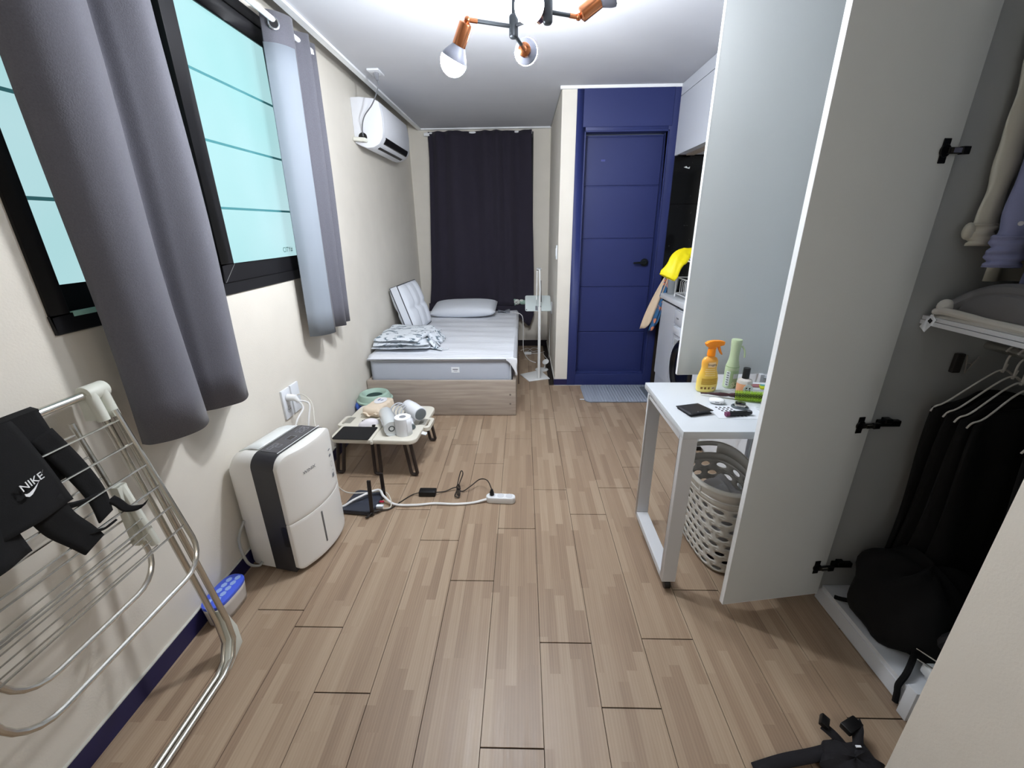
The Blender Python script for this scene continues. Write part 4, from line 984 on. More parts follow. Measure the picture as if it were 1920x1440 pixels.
for x in (-.036, -.022, -.006): sbl(x, .016, x+.008, .026, tiny)
sbl(.010, .014, .028, .026, mat('print_pale', (240, 232, 190), .6)); sbl(.012, .016, .026, .024, tiny)
text('Snuggle', .0135, SM @ Matrix(((1, 0, 0, .001), (0, 0, -1, -.0206), (0, 1, 0, .128), (0, 0, 0, 1))), mat('print_navy', (60, 50, 90), .5), SB)
GS2 = thing('spray_bottle', (.958, 1.86, DZ), 'pale green slim spray bottle behind the perfume bottle', 'spray bottle')
GM = Matrix.Translation((.952, 1.862, DZ+.001))
gre = mat('bottle_green', (180, 196, 160), .35)
build('bottle', MB().lathe([(0, 0), (.026, 0), (.029, .004), (.029, .092), (.0285, .10), (.021, .132), (.0195, .15), (.0195, .172), (.022, .205), (.0225, .222), (.0215, .2255), (0, .2255)], 32, GM), gre, GS2)
build('neck_ring', MB().lathe([(.0286, .1), (.0292, .101), (.0286, .103)], 32, GM), mat('bottle_green_dark', (140, 164, 118), .4), GS2)
build('trigger', MB().tube(spline([(.972, 1.85, DZ+.20), (.982, 1.84, DZ+.18), (.985, 1.838, DZ+.15)]), .004, 8), gre, GS2)
lw = mat('label_pale', (206, 214, 214), .5); lgd = speckle_material('label_leaf', (190, 208, 170), (86, 124, 60), 90, .52, .5)
def arc(M, r, a0, a1, z0, z1, m, name, parent): return build(name, MB().grid(lambda u, v: (r*math.cos(a0+(a1-a0)*u), r*math.sin(a0+(a1-a0)*u), z0+(z1-z0)*v), 10, 1, M=M), m, parent)
arc(GM, .0296, -2.2, -.7, .006, .086, mat('label_green', (158, 184, 140), .5), 'label', GS2)
arc(GM, .0299, -1.9, -.8, .006, .034, lgd, 'leaf_print', GS2)
arc(GM, .0299, -1.7, -.9, .05, .072, lw, 'label_panel', GS2)
arc(GM, .0299, -2.75, -2.15, .012, .082, lw, 'side_label', GS2)
for i in range(6): arc(GM, .0302, -2.65, -2.3, .016+.011*i, .022+.011*i, printgrey, 'label_print', GS2)
PF = thing('perfume_bottle', (.976, 1.775, DZ), 'peach perfume bottle with black cap on the white desk', 'perfume')
PM = Matrix.Translation((.974, 1.778, DZ+.001))
build('bottle', MB().lathe([(0, 0), (.029, 0), (.031, .004), (.031, .058), (.027, .066), (.013, .073), (.012, .077), (0, .077)], 32, PM), mat('perfume_peach', (226, 164, 124), .12, coat=.6), PF)
build('glass_shoulder', MB().lathe([(.0313, .052), (.0313, .058), (.0275, .0665), (.0135, .0735)], 32, PM), mat('glass_pale', (212, 206, 200), .1), PF)
build('cap', MB().lathe([(0, .072), (.0145, .072), (.0145, .118), (.0135, .12), (0, .12)], 28, PM), black, PF)
LBM = PM @ Matrix(((1, 0, 0, .003), (0, 0, -1, -.0313), (0, 1, 0, .031), (0, 0, 0, 1)))
build('round_label', MB().prism([(.021*math.cos(2*PI*i/28), .023*math.sin(2*PI*i/28)) for i in range(28)], 0, .0012, LBM), wl_, PF)
for i, (x, y, a, w_, h_) in enumerate(((-.008, .006, .5, .009, .006), (.006, .004, -.4, .006, .009), (-.004, -.005, .2, .012, .003), (.007, -.005, .9, .008, .004), (0, -.012, 0, .014, .002), (-.010, -.002, 1.2, .006, .003))):
    build('label_print', MB().prism([(w_/2*math.cos(2*PI*k/10), h_/2*math.sin(2*PI*k/10)) for k in range(10)], .0012, .0018, LBM @ Matrix.Translation((x, y, 0)) @ Matrix.Rotation(a, 4, 'Z')), printblack, PF)
HB = thing('hair_brush', (.9, 1.71, DZ), 'round hair brush with lime bristles and dark red handle on the desk', 'hair brush')
b0, b1 = Vector((.782, 1.762, DZ+.010)), Vector((1.02, 1.672, DZ+.026)); bd = (b1-b0).normalized(); BMx = axis(b0, bd); bl_ = (b1-b0).length
build('handle', MB().lathe([(0, 0), (.003, .001), (.0035, .03), (.006, .055), (.0095, .08), (.0085, .10), (.0065, .112), (.0095, .122), (.010, .135), (0, .135)], 20, BMx), mat('handle_maroon', (56, 18, 26), .2, coat=.5), HB, smooth=60)
build('barrel', MB().lathe([(0, .134), (.011, .134), (.011, bl_), (.009, bl_+.004), (0, bl_+.004)], 20, BMx), mat('barrel_dark', (40, 46, 20), .5), HB)
brs = MB()
for i in range(22):
    for k in range(14):
        a = 2*PI*(k+.5*(i % 2))/14; z = .137+(bl_-.142)*i/21; d = Vector((math.cos(a), math.sin(a), 0))
        p = d*.010+Vector((0, 0, z)); q = d*.0235+Vector((0, 0, z)); t = Vector((-d.y, d.x, 0))*.0011
        brs.add([p-t, p+t, q+t*.7, q-t*.7, p+Vector((0, 0, .0016)), q+Vector((0, 0, .0012))], [(0, 1, 2, 3), (0, 3, 5, 4), (1, 4, 5, 2)], BMx)
build('bristles', brs, mat('bristle_lime', (178, 218, 44), .5), HB, kind='stuff')
EC = thing('earbud_case', (.815, 1.665, DZ), 'small white earbud case lying on the desk behind the wallet', 'case')
EMx = Matrix.Translation((.815, 1.672, DZ+.001)) @ Matrix.Rotation(-.35, 4, 'Z')
eb = build('case_body', MB().grid(lambda u, v: (lambda a, b_: (.031*math.copysign(abs(math.cos(a)*math.cos(b_))**.75, math.cos(a)), .0235*math.copysign(abs(math.sin(a)*math.cos(b_))**.75, math.sin(a)), .0108+.0108*math.copysign(abs(math.sin(b_))**.75, math.sin(b_))))(2*PI*u, PI*(v-.5)), 28, 14, True, M=EMx), mat('case_white', (236, 238, 240), .2), EC, smooth=70)
build('case_hinge', MB().box(-.008, -.0242, .010, .008, -.0232, .013, EMx).box(.012, -.0215, .006, .018, -.0205, .009, EMx), mat('case_print', (110, 112, 118), .4), EC)
WL = thing('wallet', (.69, 1.585, DZ), 'black folded leather wallet at the left front of the desk', 'wallet')
wm_ = mat('wallet_black', (22, 22, 28), .55, bump=.3, bscale=400)
WMx = frame((.692, 1.588, DZ), (.1, .012, 0), (-.03, .1, 0))
WMx = Matrix.Translation((.690, 1.588, DZ+.001)) @ Matrix.Rotation(.28, 4, 'Z')
build('lower_flap', MB().prism(rrect(-.05, -.045, .05, .045, .006), 0, .005, WMx), wm_, WL, bevel=.0015)
build('upper_flap', MB().grid(lambda u, v: (-.052+.104*u, -.047+.094*v, .008+.007*(1-v)*0+.008*u*(1-v)), 6, 6, M=WMx), wm_, WL, solid=.0025)
build('stitched_mark', MB().prism([(0, 0), (.006, .006), (.010, .002), (.018, .003), (.016, .0), (.008, -.003)], .0118, .0123, WMx @ Matrix.Translation((-.012, -.035, 0))), printgrey, WL)
PPR = thing('paper_sheet', (.88, 1.575, DZ), 'white paper sheet with black dots under the smartwatch', 'paper')
PPM = Matrix.Translation((.878, 1.578, DZ+.0005)) @ Matrix.Rotation(-.06, 4, 'Z')
build('sheet', MB().box(-.115, -.065, 0, .115, .06, .0006, PPM), mat('paper_white', (216, 220, 226), .7), PPR)
for i in range(4):
    for j in range(4):
        cx, cy = -.086+.016*j+.006*i, .042-.0165*i
        build('printed_dot', MB().prism([(cx+.0050*math.cos(2*PI*k/10), cy+.0055*math.sin(2*PI*k/10)) for k in range(10)], .0006, .0009, PPM), printblack, PPR)
for i in range(5): build('printed_line', MB().box(-.066+.015*i, -.045, .0006, -.058+.015*i, -.033, .0009, PPM), printgrey, PPR)
SWt = thing('smartwatch', (.888, 1.622, DZ), 'steel smartwatch with black screen lying on the desk paper', 'watch')
WTM = Matrix.Translation((.888, 1.622, DZ+.011)) @ Matrix.Rotation(-.45, 4, 'Z') @ Matrix.Rotation(.05, 4, 'X')
build('watch_case', MB().prism(rrect(-.021, -.018, .021, .018, .009), .0, .010, WTM), chrome, SWt, bevel=.003)
build('screen', MB().prism(rrect(-.018, -.0155, .018, .0155, .007), .0095, .0112, WTM), mat('screen_black', (8, 8, 10), .05), SWt, bevel=.001)
build('watch_band', MB().tube([WTM @ Vector((.028*math.cos(t), .02*math.sin(t), -.006)) for t in [2*PI*k/28 for k in range(28)]], .005, 8, True), mat('band_grey', (84, 92, 96), .5), SWt)
build('crown', MB().tube([WTM @ Vector((.021, -.007, .005)), WTM @ Vector((.0255, -.007, .005))], .0035, 10), chrome, SWt)
VP = thing('black_stick', (.845, 1.542, DZ), 'black pen shaped cosmetic stick with plum end on the desk front', 'cosmetic stick')
v0, v1 = Vector((.792, 1.534, DZ+.0115)), Vector((.90, 1.553, DZ+.0115)); VM = axis(v0, v1-v0)
build('body', MB().lathe([(0, 0), (.0095, 0), (.0102, .002), (.0102, .102), (.008, .108), (0, .109)], 20, VM), black, VP)
build('end_cap', MB().lathe([(0, -.0012), (.0085, -.0012), (.0104, .001), (.0104, .012), (0, .012)], 20, VM), mat('plum', (110, 50, 84), .4), VP)
build('printed_mark', MB().box(.878, 1.5405, DZ+.0195, .892, 1.545, DZ+.0223), printgrey, VP)
tag(build('clear_pouch', MB().prism(rrect(-.075, -.05, .075, .05, .012), 0, .004, Matrix.Translation((1.03, 1.59, DZ+.0012)) @ Matrix.Rotation(.25, 4, 'Z')), mat('pouch_clear', (206, 212, 216), .15), bevel=.001, loc=(1.03, 1.59, DZ)), 'clear plastic pouch on the desk next to the wardrobe door', 'pouch')
PB = thing('paper_stack', (1.06, 1.83, DZ), 'pale papers and cards behind the perfume bottle on the desk', 'paper')
build('sheet', MB().box(-.10, -.07, 0, .10, .07, .002, Matrix.Translation((1.06, 1.80, DZ+.0006)) @ Matrix.Rotation(.35, 4, 'Z')), mat('paper_grey', (206, 210, 212), .6), PB)
build('sheet', MB().box(-.08, -.05, 0, .08, .05, .002, Matrix.Translation((1.07, 1.86, DZ+.003)) @ Matrix.Rotation(-.2, 4, 'Z')), mat('paper_white', (0, 0, 0)), PB)
build('card', MB().box(-.03, -.02, 0, .03, .02, .003, Matrix.Translation((1.075, 1.862, DZ+.0055)) @ Matrix.Rotation(-.1, 4, 'Z')), mat('card_mauve', (170, 110, 118), .5), PB)
CP = thing('sachet', (1.115, 1.83, DZ), 'yellow and teal sachet on the desk beside the wardrobe door', 'sachet')
CM = Matrix.Translation((1.11, 1.825, DZ+.006)) @ Matrix.Rotation(-.35, 4, 'Z')
build('packet', MB().prism(rrect(-.035, -.022, .035, .022, .004), 0, .010, CM), mat('sachet_yellow', (206, 216, 40), .4), CP, bevel=.003)
build('teal_print', MB().prism([(-.035, 0), (.02, .0), (.034, .02), (-.03, .021)], .0099, .0106, CM), mat('sachet_teal', (84, 168, 168), .4), CP)
tag(build('white_lid', MB().ball((1.03, 1.70, DZ+.012), .028, .028, .0115), whiteplastic, loc=(1.03, 1.70, DZ)), 'small round white lid behind the lime brush tip', 'lid')
tag(build('cotton_ball', MB().ball((.905, 1.748, DZ+.006), .006), whiteplastic, loc=(.905, 1.748, DZ)), 'tiny white ball on the desk in front of the perfume bottle', 'cap')

# ================================================================== LAUNDRY BASKET
BK = thing('laundry_basket', (.87, 1.66, 0), 'grey plastic laundry basket with oval holes under the white desk', 'laundry basket')
bkm = mat('basket_grey', (206, 204, 198), .5)
BKM = Matrix.Translation((.915, 1.665, 0.001)) @ Matrix.Rotation(.12, 4, 'Z')
BH = .415
def bk(s, z):
    """s in 0..1 around, z height -> rounded rectangle wall, slight taper"""
    t = z/BH; hx = .105+.045*t; hy = .165+.05*t; n = 3.2
    a = 2*PI*s
    c, q = math.cos(a), math.sin(a); r = (abs(c/hx)**n+abs(q/hy)**n)**(-1/n)
    return Vector((r*c, r*q, z+.045*t*t*(abs(q)**2)*1.0))
NC, NR = 17, 8
wall = MB(); z0w, z1w = .012, BH-.075
for i in range(NC):
    for j in range(NR):
        off = .5*(j % 2)
        sa, sb = (i+off)/NC, (i+off+1)/NC; za, zb = z0w+(z1w-z0w)*j/NR, z0w+(z1w-z0w)*(j+1)/NR
        K = 16; outer = []
        for k in range(K):
            a = 2*PI*k/K; c, q = math.cos(a), math.sin(a); m_ = max(abs(c), abs(q)); outer.append((c/m_, q/m_))
        P = lambda x, y: bk(sa+(sb-sa)*(x+1)/2, za+(zb-za)*(y+1)/2)
        solidc = (j == NR-1 and False)
        inn = [(.58*math.cos(2*PI*k/K), .50*math.sin(2*PI*k/K)) for k in range(K)]
        vs = [P(*p) for p in outer]+[P(*p) for p in inn]
        wall.add(vs, [(k, (k+1) % K, K+(k+1) % K, K+k) for k in range(K)], BKM)
# band above the holes with two hand openings
wall.grid(lambda u, v: bk(u, z1w+(.03)*v), 64, 2, True, M=BKM)
for a0, a1 in ((.0, .19), (.31, .69), (.81, 1.0)): pass
wall.grid(lambda u, v: bk(.30+.40*u, z1w+.03+.045*v), 30, 2, M=BKM).grid(lambda u, v: bk(-.20+.40*u, z1w+.03+.045*v), 30, 2, M=BKM)
wall.grid(lambda u, v: bk(.20+.10*u, z1w+.060+.015*v), 10, 1, M=BKM).grid(lambda u, v: bk(.70+.10*u, z1w+.060+.015*v), 10, 1, M=BKM)
wall.grid(lambda u, v: tuple(bk(u, .012)*1.0 if v > .5 else Vector((0, 0, .012))), 52, 1, True, M=BKM)
build('basket_wall', wall, bkm, BK, solid=.003, off=1, smooth=50)
rim = MB().grid(lambda u, v: tuple(bk(u, BH) + Vector((bk(u, BH).x, bk(u, BH).y, 0)).normalized()*(.011*(v if v < .5 else v)) + Vector((0, 0, 0.004-.026*max(0, v-.35)))), 72, 4, True, M=BKM)
build('rim', rim, bkm, BK, solid=.003, smooth=60)
fold = MB().grid(lambda u, v: tuple(bk(u, z1w+.028) + Vector((bk(u, .3).x, bk(u, .3).y, 0)).normalized()*.006*v + Vector((0, 0, -.004*v))), 72, 2, True, M=BKM)
build('handle_lip', fold, bkm, BK, solid=.002)
for s in (.705, .795, .55, .45): 
    p = bk(s, BH-.035); build('rim_clip', MB().box(-.008, -.004, -.018, .008, .006, .018, BKM @ axis(tuple(p), (0, 0, 1)) @ Matrix.Rotation(2*PI*s+PI/2, 4, 'Z')), bkm, BK, bevel=.001)
LC = thing('laundry', (.915, 1.66, .015), 'crumpled grey clothes lying inside the laundry basket', 'clothes')
gcl = mat('laundry_grey', (200, 198, 200), .9, sheen=.1); gcl2 = mat('laundry_dark', (52, 50, 56), .9)
def heap(u, v, h, sc):
    a, b_ = 2*u-1, 2*v-1; e = max(0, (1-a**4))*max(0, (1-b_**4))
    rr = 1/max(1.0, (abs(a)**3+abs(b_)**3)**(1/3)); return (a*rr*.078*sc, b_*rr*.128*sc, .016+h*e**.5+.022*e*math.sin(9*u+4*v)*math.cos(11*v-3*u)+.012*e*math.sin(23*u+17*v))
build('cloth', MB().grid(lambda u, v: heap(u, v, .335, 1.1), 30, 36, M=BKM), gcl, LC, solid=.004, smooth=80)
build('cloth', MB().grid(lambda u, v: (lambda p: (p[0], p[1]-.01, p[2]*.98+.01*math.sin(17*u)))(heap(u, v, .15, 1.1)), 24, 30, M=BKM), gcl2, LC, solid=.004, smooth=80)

# ================================================================== WARDROBE (open narrow unit, near right)
inner = mat('carcass_grey', (168, 172, 174), .55, bump=.08, bscale=400)
blkhinge = mat('hinge_black', (22, 24, 26), .3, .6)
WR = thing('wardrobe', (1.5, 1.15, 0), 'white wardrobe unit with open door at the right, full of clothes', 'wardrobe')
build('side_panel', MB().box(1.215, .86, 0, 1.80, .878, CEIL-.002), inner, WR)
build('end_block', MB().box(1.192, .905, .001, 1.30, .938, .125), white, WR, bevel=.002)
build('side_panel', MB().box(1.1965, 1.3695, .06, 1.80, 1.386, CEIL-.002), inner, WR)
build('back_panel', MB().box(1.79, .878, .06, 1.80, 1.368, CEIL-.002), inner, WR)
build('top_panel', MB().box(1.22, .878, 2.42, 1.79, 1.368, 2.44), inner, WR)
build('bottom_panel', MB().box(1.222, .938, .062, 1.79, 1.368, .080), white, WR)
build('kick_board', MB().box(1.219, .938, .001, 1.237, 1.386, .0615), white, WR)
build('shelf', MB().box(1.265, .879, 1.178, 1.79, 1.367, 1.190), white, WR)
build('shelf', MB().box(1.262, .879, 1.164, 1.79, 1.367, 1.1765), white, WR)
build('hanging_rail', MB().tube([(1.50, .879, 1.09), (1.50, 1.367, 1.09)], .012, 12), chrome, WR)
def swing_door(parent, hinge, free, z0, z1, th, hz, back):
    """door board between hinge and free edge (x,y), inner face towards -y, with concealed hinges"""
    h, f_ = Vector((*hinge, 0)), Vector((*free, 0)); d = (f_-h).normalized(); n = Vector((d.y, -d.x, 0))
    if n.y > 0: n = -n
    L_ = (f_-h).length
    M = Matrix((d, -n, Vector((0, 0, 1)))).transposed().to_4x4(); M.translation = h
    dr = build('door', MB().box(0, 0, z0, L_-.001, th, z1, M), greyboard, parent)
    build('edge_band', MB().box(L_-.0012, -.0004, z0, L_+.0006, th+.0004, z1, M), edgewhite, dr)
    build('edge_band', MB().box(0, -.0003, z0-.0012, L_, th+.0003, z0, M), edgewhite, dr)
    for z in hz:
        hg = MB().box(.028, -.003, z-.031, .052, .0, z+.031, M).tube([M @ Vector((.04, -.001, z)), M @ Vector((.04, -.006, z))], .017, 14)
        hg.box(-.012, -.014, z-.008, .04, -.004, z+.008, M)
        hg.box(-.02, -.075 if back else -.02, z-.010, .004, -.006, z+.010, M)
        build('hinge', hg, blkhinge, dr, bevel=.0015, seg=1)
        ar = MB().box(.004, -.018, z-.006, .03, -.012, z+.006, M); build('hinge', ar, chrome, dr)
    return dr
swing_door(WR, (1.194, 1.350), (.787, 1.289), .055, 2.40, .019, (.195, .815, 1.648), False)
for z in (.195, .815):
    build('hinge_arm', MB().box(1.225, 1.352, z-.011, 1.30, 1.3695, z+.011).box(1.24, 1.345, z+.004, 1.265, 1.3695, z+.02), blkhinge, WR, bevel=.002, seg=1)
# second unit: upper door open, knee space below
CU = thing('wardrobe', (1.5, 1.7, 0), 'grey middle wardrobe unit behind the desk with its upper door open', 'wardrobe')
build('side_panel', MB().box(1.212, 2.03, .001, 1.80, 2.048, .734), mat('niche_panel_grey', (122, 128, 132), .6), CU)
build('side_panel', MB().box(1.305, 2.03, .754, 1.80, 2.048, CEIL-.002), inner, CU)
build('back_panel', MB().box(1.79, 1.388, .001, 1.80, 2.03, CEIL-.002), inner, CU)
build('shelf', MB().box(1.23, 1.388, .735, 1.79, 2.03, .753), white, CU)
build('top_panel', MB().box(1.22, 1.388, 2.42, 1.79, 2.03, 2.44), inner, CU)
swing_door(CU, (1.300, 2.078), (.782, 2.062), .748, 2.40, .019, (), False)
# third unit: drawers
DU = thing('drawer_cabinet', (1.5, 2.35, 0), 'white low drawer front behind the desk, under the open door', 'cabinet')
build('carcass', MB().box(1.22, 2.05, .05, 1.80, 2.63, .745).box(1.22, 2.105, .745, 1.80, 2.63, CEIL-.002), white, DU)
for z0, z1 in ((.052, .40), (.404, .75)):
    build('drawer', MB().box(1.199, 2.054, z0, 1.2195, 2.612, z1), white, DU, bevel=.001, seg=1)
build('upper_door', MB().box(1.199, 2.112, .755, 1.2195, 2.612, 2.40), white, DU, bevel=.001, seg=1)
build('end_strip', MB().box(1.192, 2.614, .03, 1.225, 2.632, .75), white, DU)
build('foot', MB().box(1.194, 2.612, 0, 1.225, 2.632, .03), black, DU)
build('kick_board', MB().box(1.235, 2.06, .001, 1.25, 2.61, .05), white, DU)

# clothes in the wardrobe
def shirt(name, pts_top, zbot, w_, m, label, group=None, cuff=None):
    pass
lav = mat('shirt_lavender', (140, 146, 186), .85, bump=.15, bscale=300); wsh = mat('shirt_white', (196, 194, 182), .9, bump=.15, bscale=250)
nav = mat('shirt_navy', (40, 46, 74), .9)
def sleeve(p, r, m, parent, name='sleeve', fl=.55):
    P = spline(p, 6); n = 16; vs = []
    mb = MB()
    def f(u, v):
        t = u*(len(P)-1); i = min(int(t), len(P)-2); q = P[i].lerp(P[i+1], t-i); a = 2*PI*v
        k = r*(1+.10*math.sin(u*15+2*a)+.06*math.sin(u*31))
        return (q.x+k*math.cos(a), q.y+k*fl*math.sin(a), q.z)
    mb.grid(f, 30, n, cv=True); return build(name, mb, m, parent, solid=.003, smooth=80)
WS = thing('shirt', (1.33, 1.34, 1.45), 'white shirt sleeve hanging beside the wardrobe side wall', 'shirt', 'shirts in the wardrobe')
sleeve([(1.30, 1.335, 2.0), (1.315, 1.335, 1.8), (1.325, 1.335, 1.6), (1.325, 1.335, 1.45)], .028, wsh, WS)
sleeve([(1.325, 1.334, 1.46), (1.325, 1.334, 1.40)], .032, wsh, WS, 'cuff')
build('cuff_button', MB().ball((1.285, 1.335, 1.44), .016, .012, .024), wsh, WS)
build('torso', MB().grid(lambda u, v: (1.36+.28*u, 1.33-.012*math.sin(u*20)-.01, 1.30+.68*v), 24, 6), wsh, WS, solid=.003)
LS = thing('shirt', (1.33, 1.28, 1.4), 'lavender blue shirt hanging in front of the white shirt', 'shirt', 'shirts in the wardrobe')
sleeve([(1.31, 1.24, 2.0), (1.33, 1.25, 1.8), (1.345, 1.265, 1.6), (1.345, 1.27, 1.45), (1.345, 1.27, 1.41)], .040, lav, LS)
cf = sleeve([(1.345, 1.27, 1.43), (1.345, 1.27, 1.385), (1.345, 1.268, 1.345)], .046, lav, LS, 'cuff')
build('cuff_button', MB().lathe([(0, 0), (.006, 0), (.006, .002), (0, .003)], 12, axis((1.318, 1.236, 1.46), (-.5, -1, .1))), mat('button_pale', (206, 206, 214), .3), LS)
build('torso', MB().grid(lambda u, v: (1.39+.28*u, 1.25-.016*math.sin(u*18+v), 1.26+.72*v), 24, 6), lav, LS, solid=.003)
NS = thing('shirt', (1.42, 1.18, 1.4), 'dark navy shirt hanging nearest in the upper wardrobe', 'shirt', 'shirts in the wardrobe')
build('torso', MB().grid(lambda u, v: (1.36+.34*u, 1.19-.02*math.sin(u*16+v*2), 1.27+.70*v), 24, 6), nav, NS, solid=.004)
sleeve([(1.36, 1.185, 1.9), (1.375, 1.19, 1.6), (1.38, 1.19, 1.36)], .042, nav, NS)
gk = mat('fold_grey', (112, 112, 114), .95, bump=.2, bscale=200); gw = mat('fold_white', (206, 204, 198), .95, bump=.2, bscale=200)
FC = thing('folded_clothes', (1.45, 1.2, 1.19), 'grey sweater folded over white cloth on the wardrobe shelf', 'clothes')
def pile(z, h, x0, x1, y0, y1, k):
    return MB().grid(lambda u, v: (x0+(x1-x0)*u, y0+(y1-y0)*v, z+h*(max(0, (1-(2*u-1)**6))*max(0, (1-(2*v-1)**6)))**.5*(1+.18*math.sin(u*8+k)*math.sin(v*9+k))), 24, 24)
build('white_layer', pile(1.1905, .03, 1.272, 1.7, .95, 1.355, 1), gw, FC, solid=.002)
build('white_roll', MB().tube(spline([(1.275, 1.34, 1.205), (1.27, 1.30, 1.213), (1.285, 1.2, 1.205), (1.28, 1.05, 1.203), (1.28, .96, 1.203)]), [.011]*33, 10), gw, FC)
build('white_knot', MB().ball((1.29, 1.33, 1.222), .022, .02, .024), gw, FC)
build('sweater', pile(1.215, .085, 1.285, 1.7, .96, 1.30, 2.2), gk, FC, solid=.003)
build('sweater_sleeve', MB().tube(spline([(1.31, 1.33, 1.215), (1.33, 1.29, 1.255), (1.33, 1.2, 1.285), (1.34, 1.05, 1.275)]), .024, 10), gk, FC)
HT = build('hang_tag', MB().box(-.0005, -.013, -.052, .0008, .013, 0, Matrix.Translation((1.262, 1.325, 1.192)) @ Matrix.Rotation(.55, 4, 'X')), wl_, FC)
build('tag_print', MB().box(-.0011, -.006, -.022, -.0005, .006, -.010, Matrix.Translation((1.262, 1.325, 1.192)) @ Matrix.Rotation(.55, 4, 'X')), printblack, FC)
build('tag_string', MB().tube([(1.262, 1.327, 1.19), (1.268, 1.34, 1.21)], .001, 4), gw, FC)
wire = mat('hanger_white', (214, 212, 208), .4)
labs = ['white wire hanger nearest the wardrobe side wall', 'second white wire hanger from the wardrobe side wall', 'third white wire hanger with bent hook tip', 'fourth white wire hanger over black clothes', 'white wire hanger nearest the front wall corner']
for i, y in enumerate((1.295, 1.262, 1.235, 1.205, 1.06)):
    z0 = 1.02-.01*i
    H = thing('clothes_hanger', (1.5, y, z0), labs[i], 'hanger', 'wire hangers on the rail')
    xa = 1.335+.012*i
    build('shoulder_wire', MB().tube(spline([(xa, y+.012, .885-.006*i), (xa+.005, y+.006, .905-.006*i), (xa+.03, y, .925-.006*i), (1.46, y, z0-.01), (1.50, y, z0+.01), (1.54, y, z0-.01), (1.665-.012*i, y, .925), (1.69, y, .895)]), .0028, 8), wire, H)
    build('hook', MB().tube(spline([(1.50, y, z0+.005), (1.50, y, z0+.05), (1.515, y, z0+.075), (1.50, y, 1.09+.016), (1.485, y, 1.09)]), .0028, 8).tube([(1.498, y, z0+.002), (1.504, y, z0+.03)], .004, 6), wire, H)
    hang = thing('black_trousers' if i % 2 else 'black_coat', (1.5, y, .3), ['long black coat hanging deepest in the lower wardrobe', 'black trousers hanging second in the lower wardrobe', 'black coat hanging third in the lower wardrobe', 'black trousers hanging fourth in the lower wardrobe', 'black coat hanging nearest the wall corner in the wardrobe'][i], 'clothes', 'black clothes on the rail')
    zb = .30-.02*i if i < 4 else .35
    x0_ = 1.345+.012*i
    build('cloth', MB().grid(lambda u, v: (x0_+(1.70-x0_)*u+.01*math.sin(v*5), y+.010*math.sin(u*14+i+v*2)+(.02*(1-v)*math.sin(u*9+i)), zb+(.90-.006*i+.06*math.sin(PI*u)-zb)*v), 20, 10), blackcloth, hang, solid=.012)
PC = thing('peg', (1.44, 1.36, 1.04), 'dark plastic clip with clear peg on the wardrobe side wall', 'clip')
build('clip_body', MB().box(1.405, 1.353, 1.0, 1.432, 1.3675, 1.065), mat('clip_dark', (46, 44, 44), .4), PC, bevel=.003)
build('clear_peg', MB().tube([(1.438, 1.356, 1.06), (1.45, 1.356, 1.0), (1.478, 1.356, 1.055)], .0025, 6).tube([(1.443, 1.356, 1.035), (1.462, 1.356, 1.03)], .002, 6), mat('peg_clear', (150, 148, 144), .3), PC)
BHp = thing('black_bag', (1.36, 1.18, .08), 'black clothes and bag heaped on the wardrobe floor', 'bag')
def bag(u, v):
    a, b_ = 2*PI*u, PI*(v-.5)
    k = 1+.10*math.sin(3*a+2*b_)+.07*math.sin(7*a-3*b_)
    return (1.388+.172*math.cos(a)*math.cos(b_)*k, 1.165+.178*math.sin(a)*math.cos(b_)*k, max(.082, .19+.17*math.sin(b_)*k+.04*math.sin(a)*math.cos(b_)))
build('bag_body', MB().grid(bag, 36, 20, cu=True), blackcloth, BHp, smooth=70)
build('strap', MB().tube(spline([(1.30, 1.04, .13), (1.265, 1.01, .105), (1.232, .985, .096), (1.207, .972, .07), (1.206, .966, .045), (1.203, .958, .012)]), .009, 8), blackcloth, BHp)
build('strap', MB().tube(spline([(1.26, 1.26, .11), (1.235, 1.285, .095), (1.222, 1.30, .089)]), .008, 8), blackcloth, BHp)
tag(build('black_sock', MB().tube(spline([(1.345, 1.02, .19), (1.33, 1.0, .23), (1.35, .99, .26), (1.40, .985, .27)]), [.02]*25, 10), mat('sock_grey', (44, 44, 48), .95), loc=(1.35, 1.0, .2)), 'dark grey sock on the heap in the wardrobe', 'sock')
SSt = thing('steel_rack', (1.32, 1.0, .1), 'small chrome wire rack at the wardrobe front corner', 'rack')
build('wire', MB().tube([(1.27, 1.005, .145), (1.33, .945, .13)], .003, 8).tube([(1.285, 1.03, .16), (1.34, .96, .15)], .003, 8), chrome, SSt)
build('white_tray', MB().box(1.285, .955, .10, 1.36, 1.0, .135), whiteplastic, SSt, bevel=.006)
build('tray_foot', MB().box(1.30, .96, .081, 1.345, .99, .10), whiteplastic, SSt)

# ================================================================== KITCHEN
KC = thing('kitchen_counter', (1.5, 3.2, 0), 'white kitchen counter with black recess line beside the blue door', 'counter')
grey_w = mat('kitchen_white', (196, 200, 208), .4)
build('worktop', MB().box(1.20, 2.64, .862, 1.818, 3.79, .902), white, KC, bevel=.004)
build('sink', MB().box(1.33, 2.9, .9022, 1.7, 3.50, .9035), mat('sink_steel', (120, 126, 128), .3, .9), KC, bevel=.001, seg=1)
build('shadow_gap', MB().box(1.235, 3.42, .838, 1.8, 3.775, .862), black, KC)
build('filler_panel', MB().box(1.22, 3.425, .18, 1.24, 3.785, .838), grey_w, KC, bevel=.001, seg=1)
build('kick_board', MB().box(1.232, 3.425, .001, 1.25, 3.785, .178), grey_w, KC)
build('end_panel', MB().box(1.24, 3.767, .001, 1.8, 3.785, .838), grey_w, KC)
WMc = thing('washing_machine', (1.5, 3.1, 0), 'white front loading washing machine under the kitchen counter', 'washing machine')
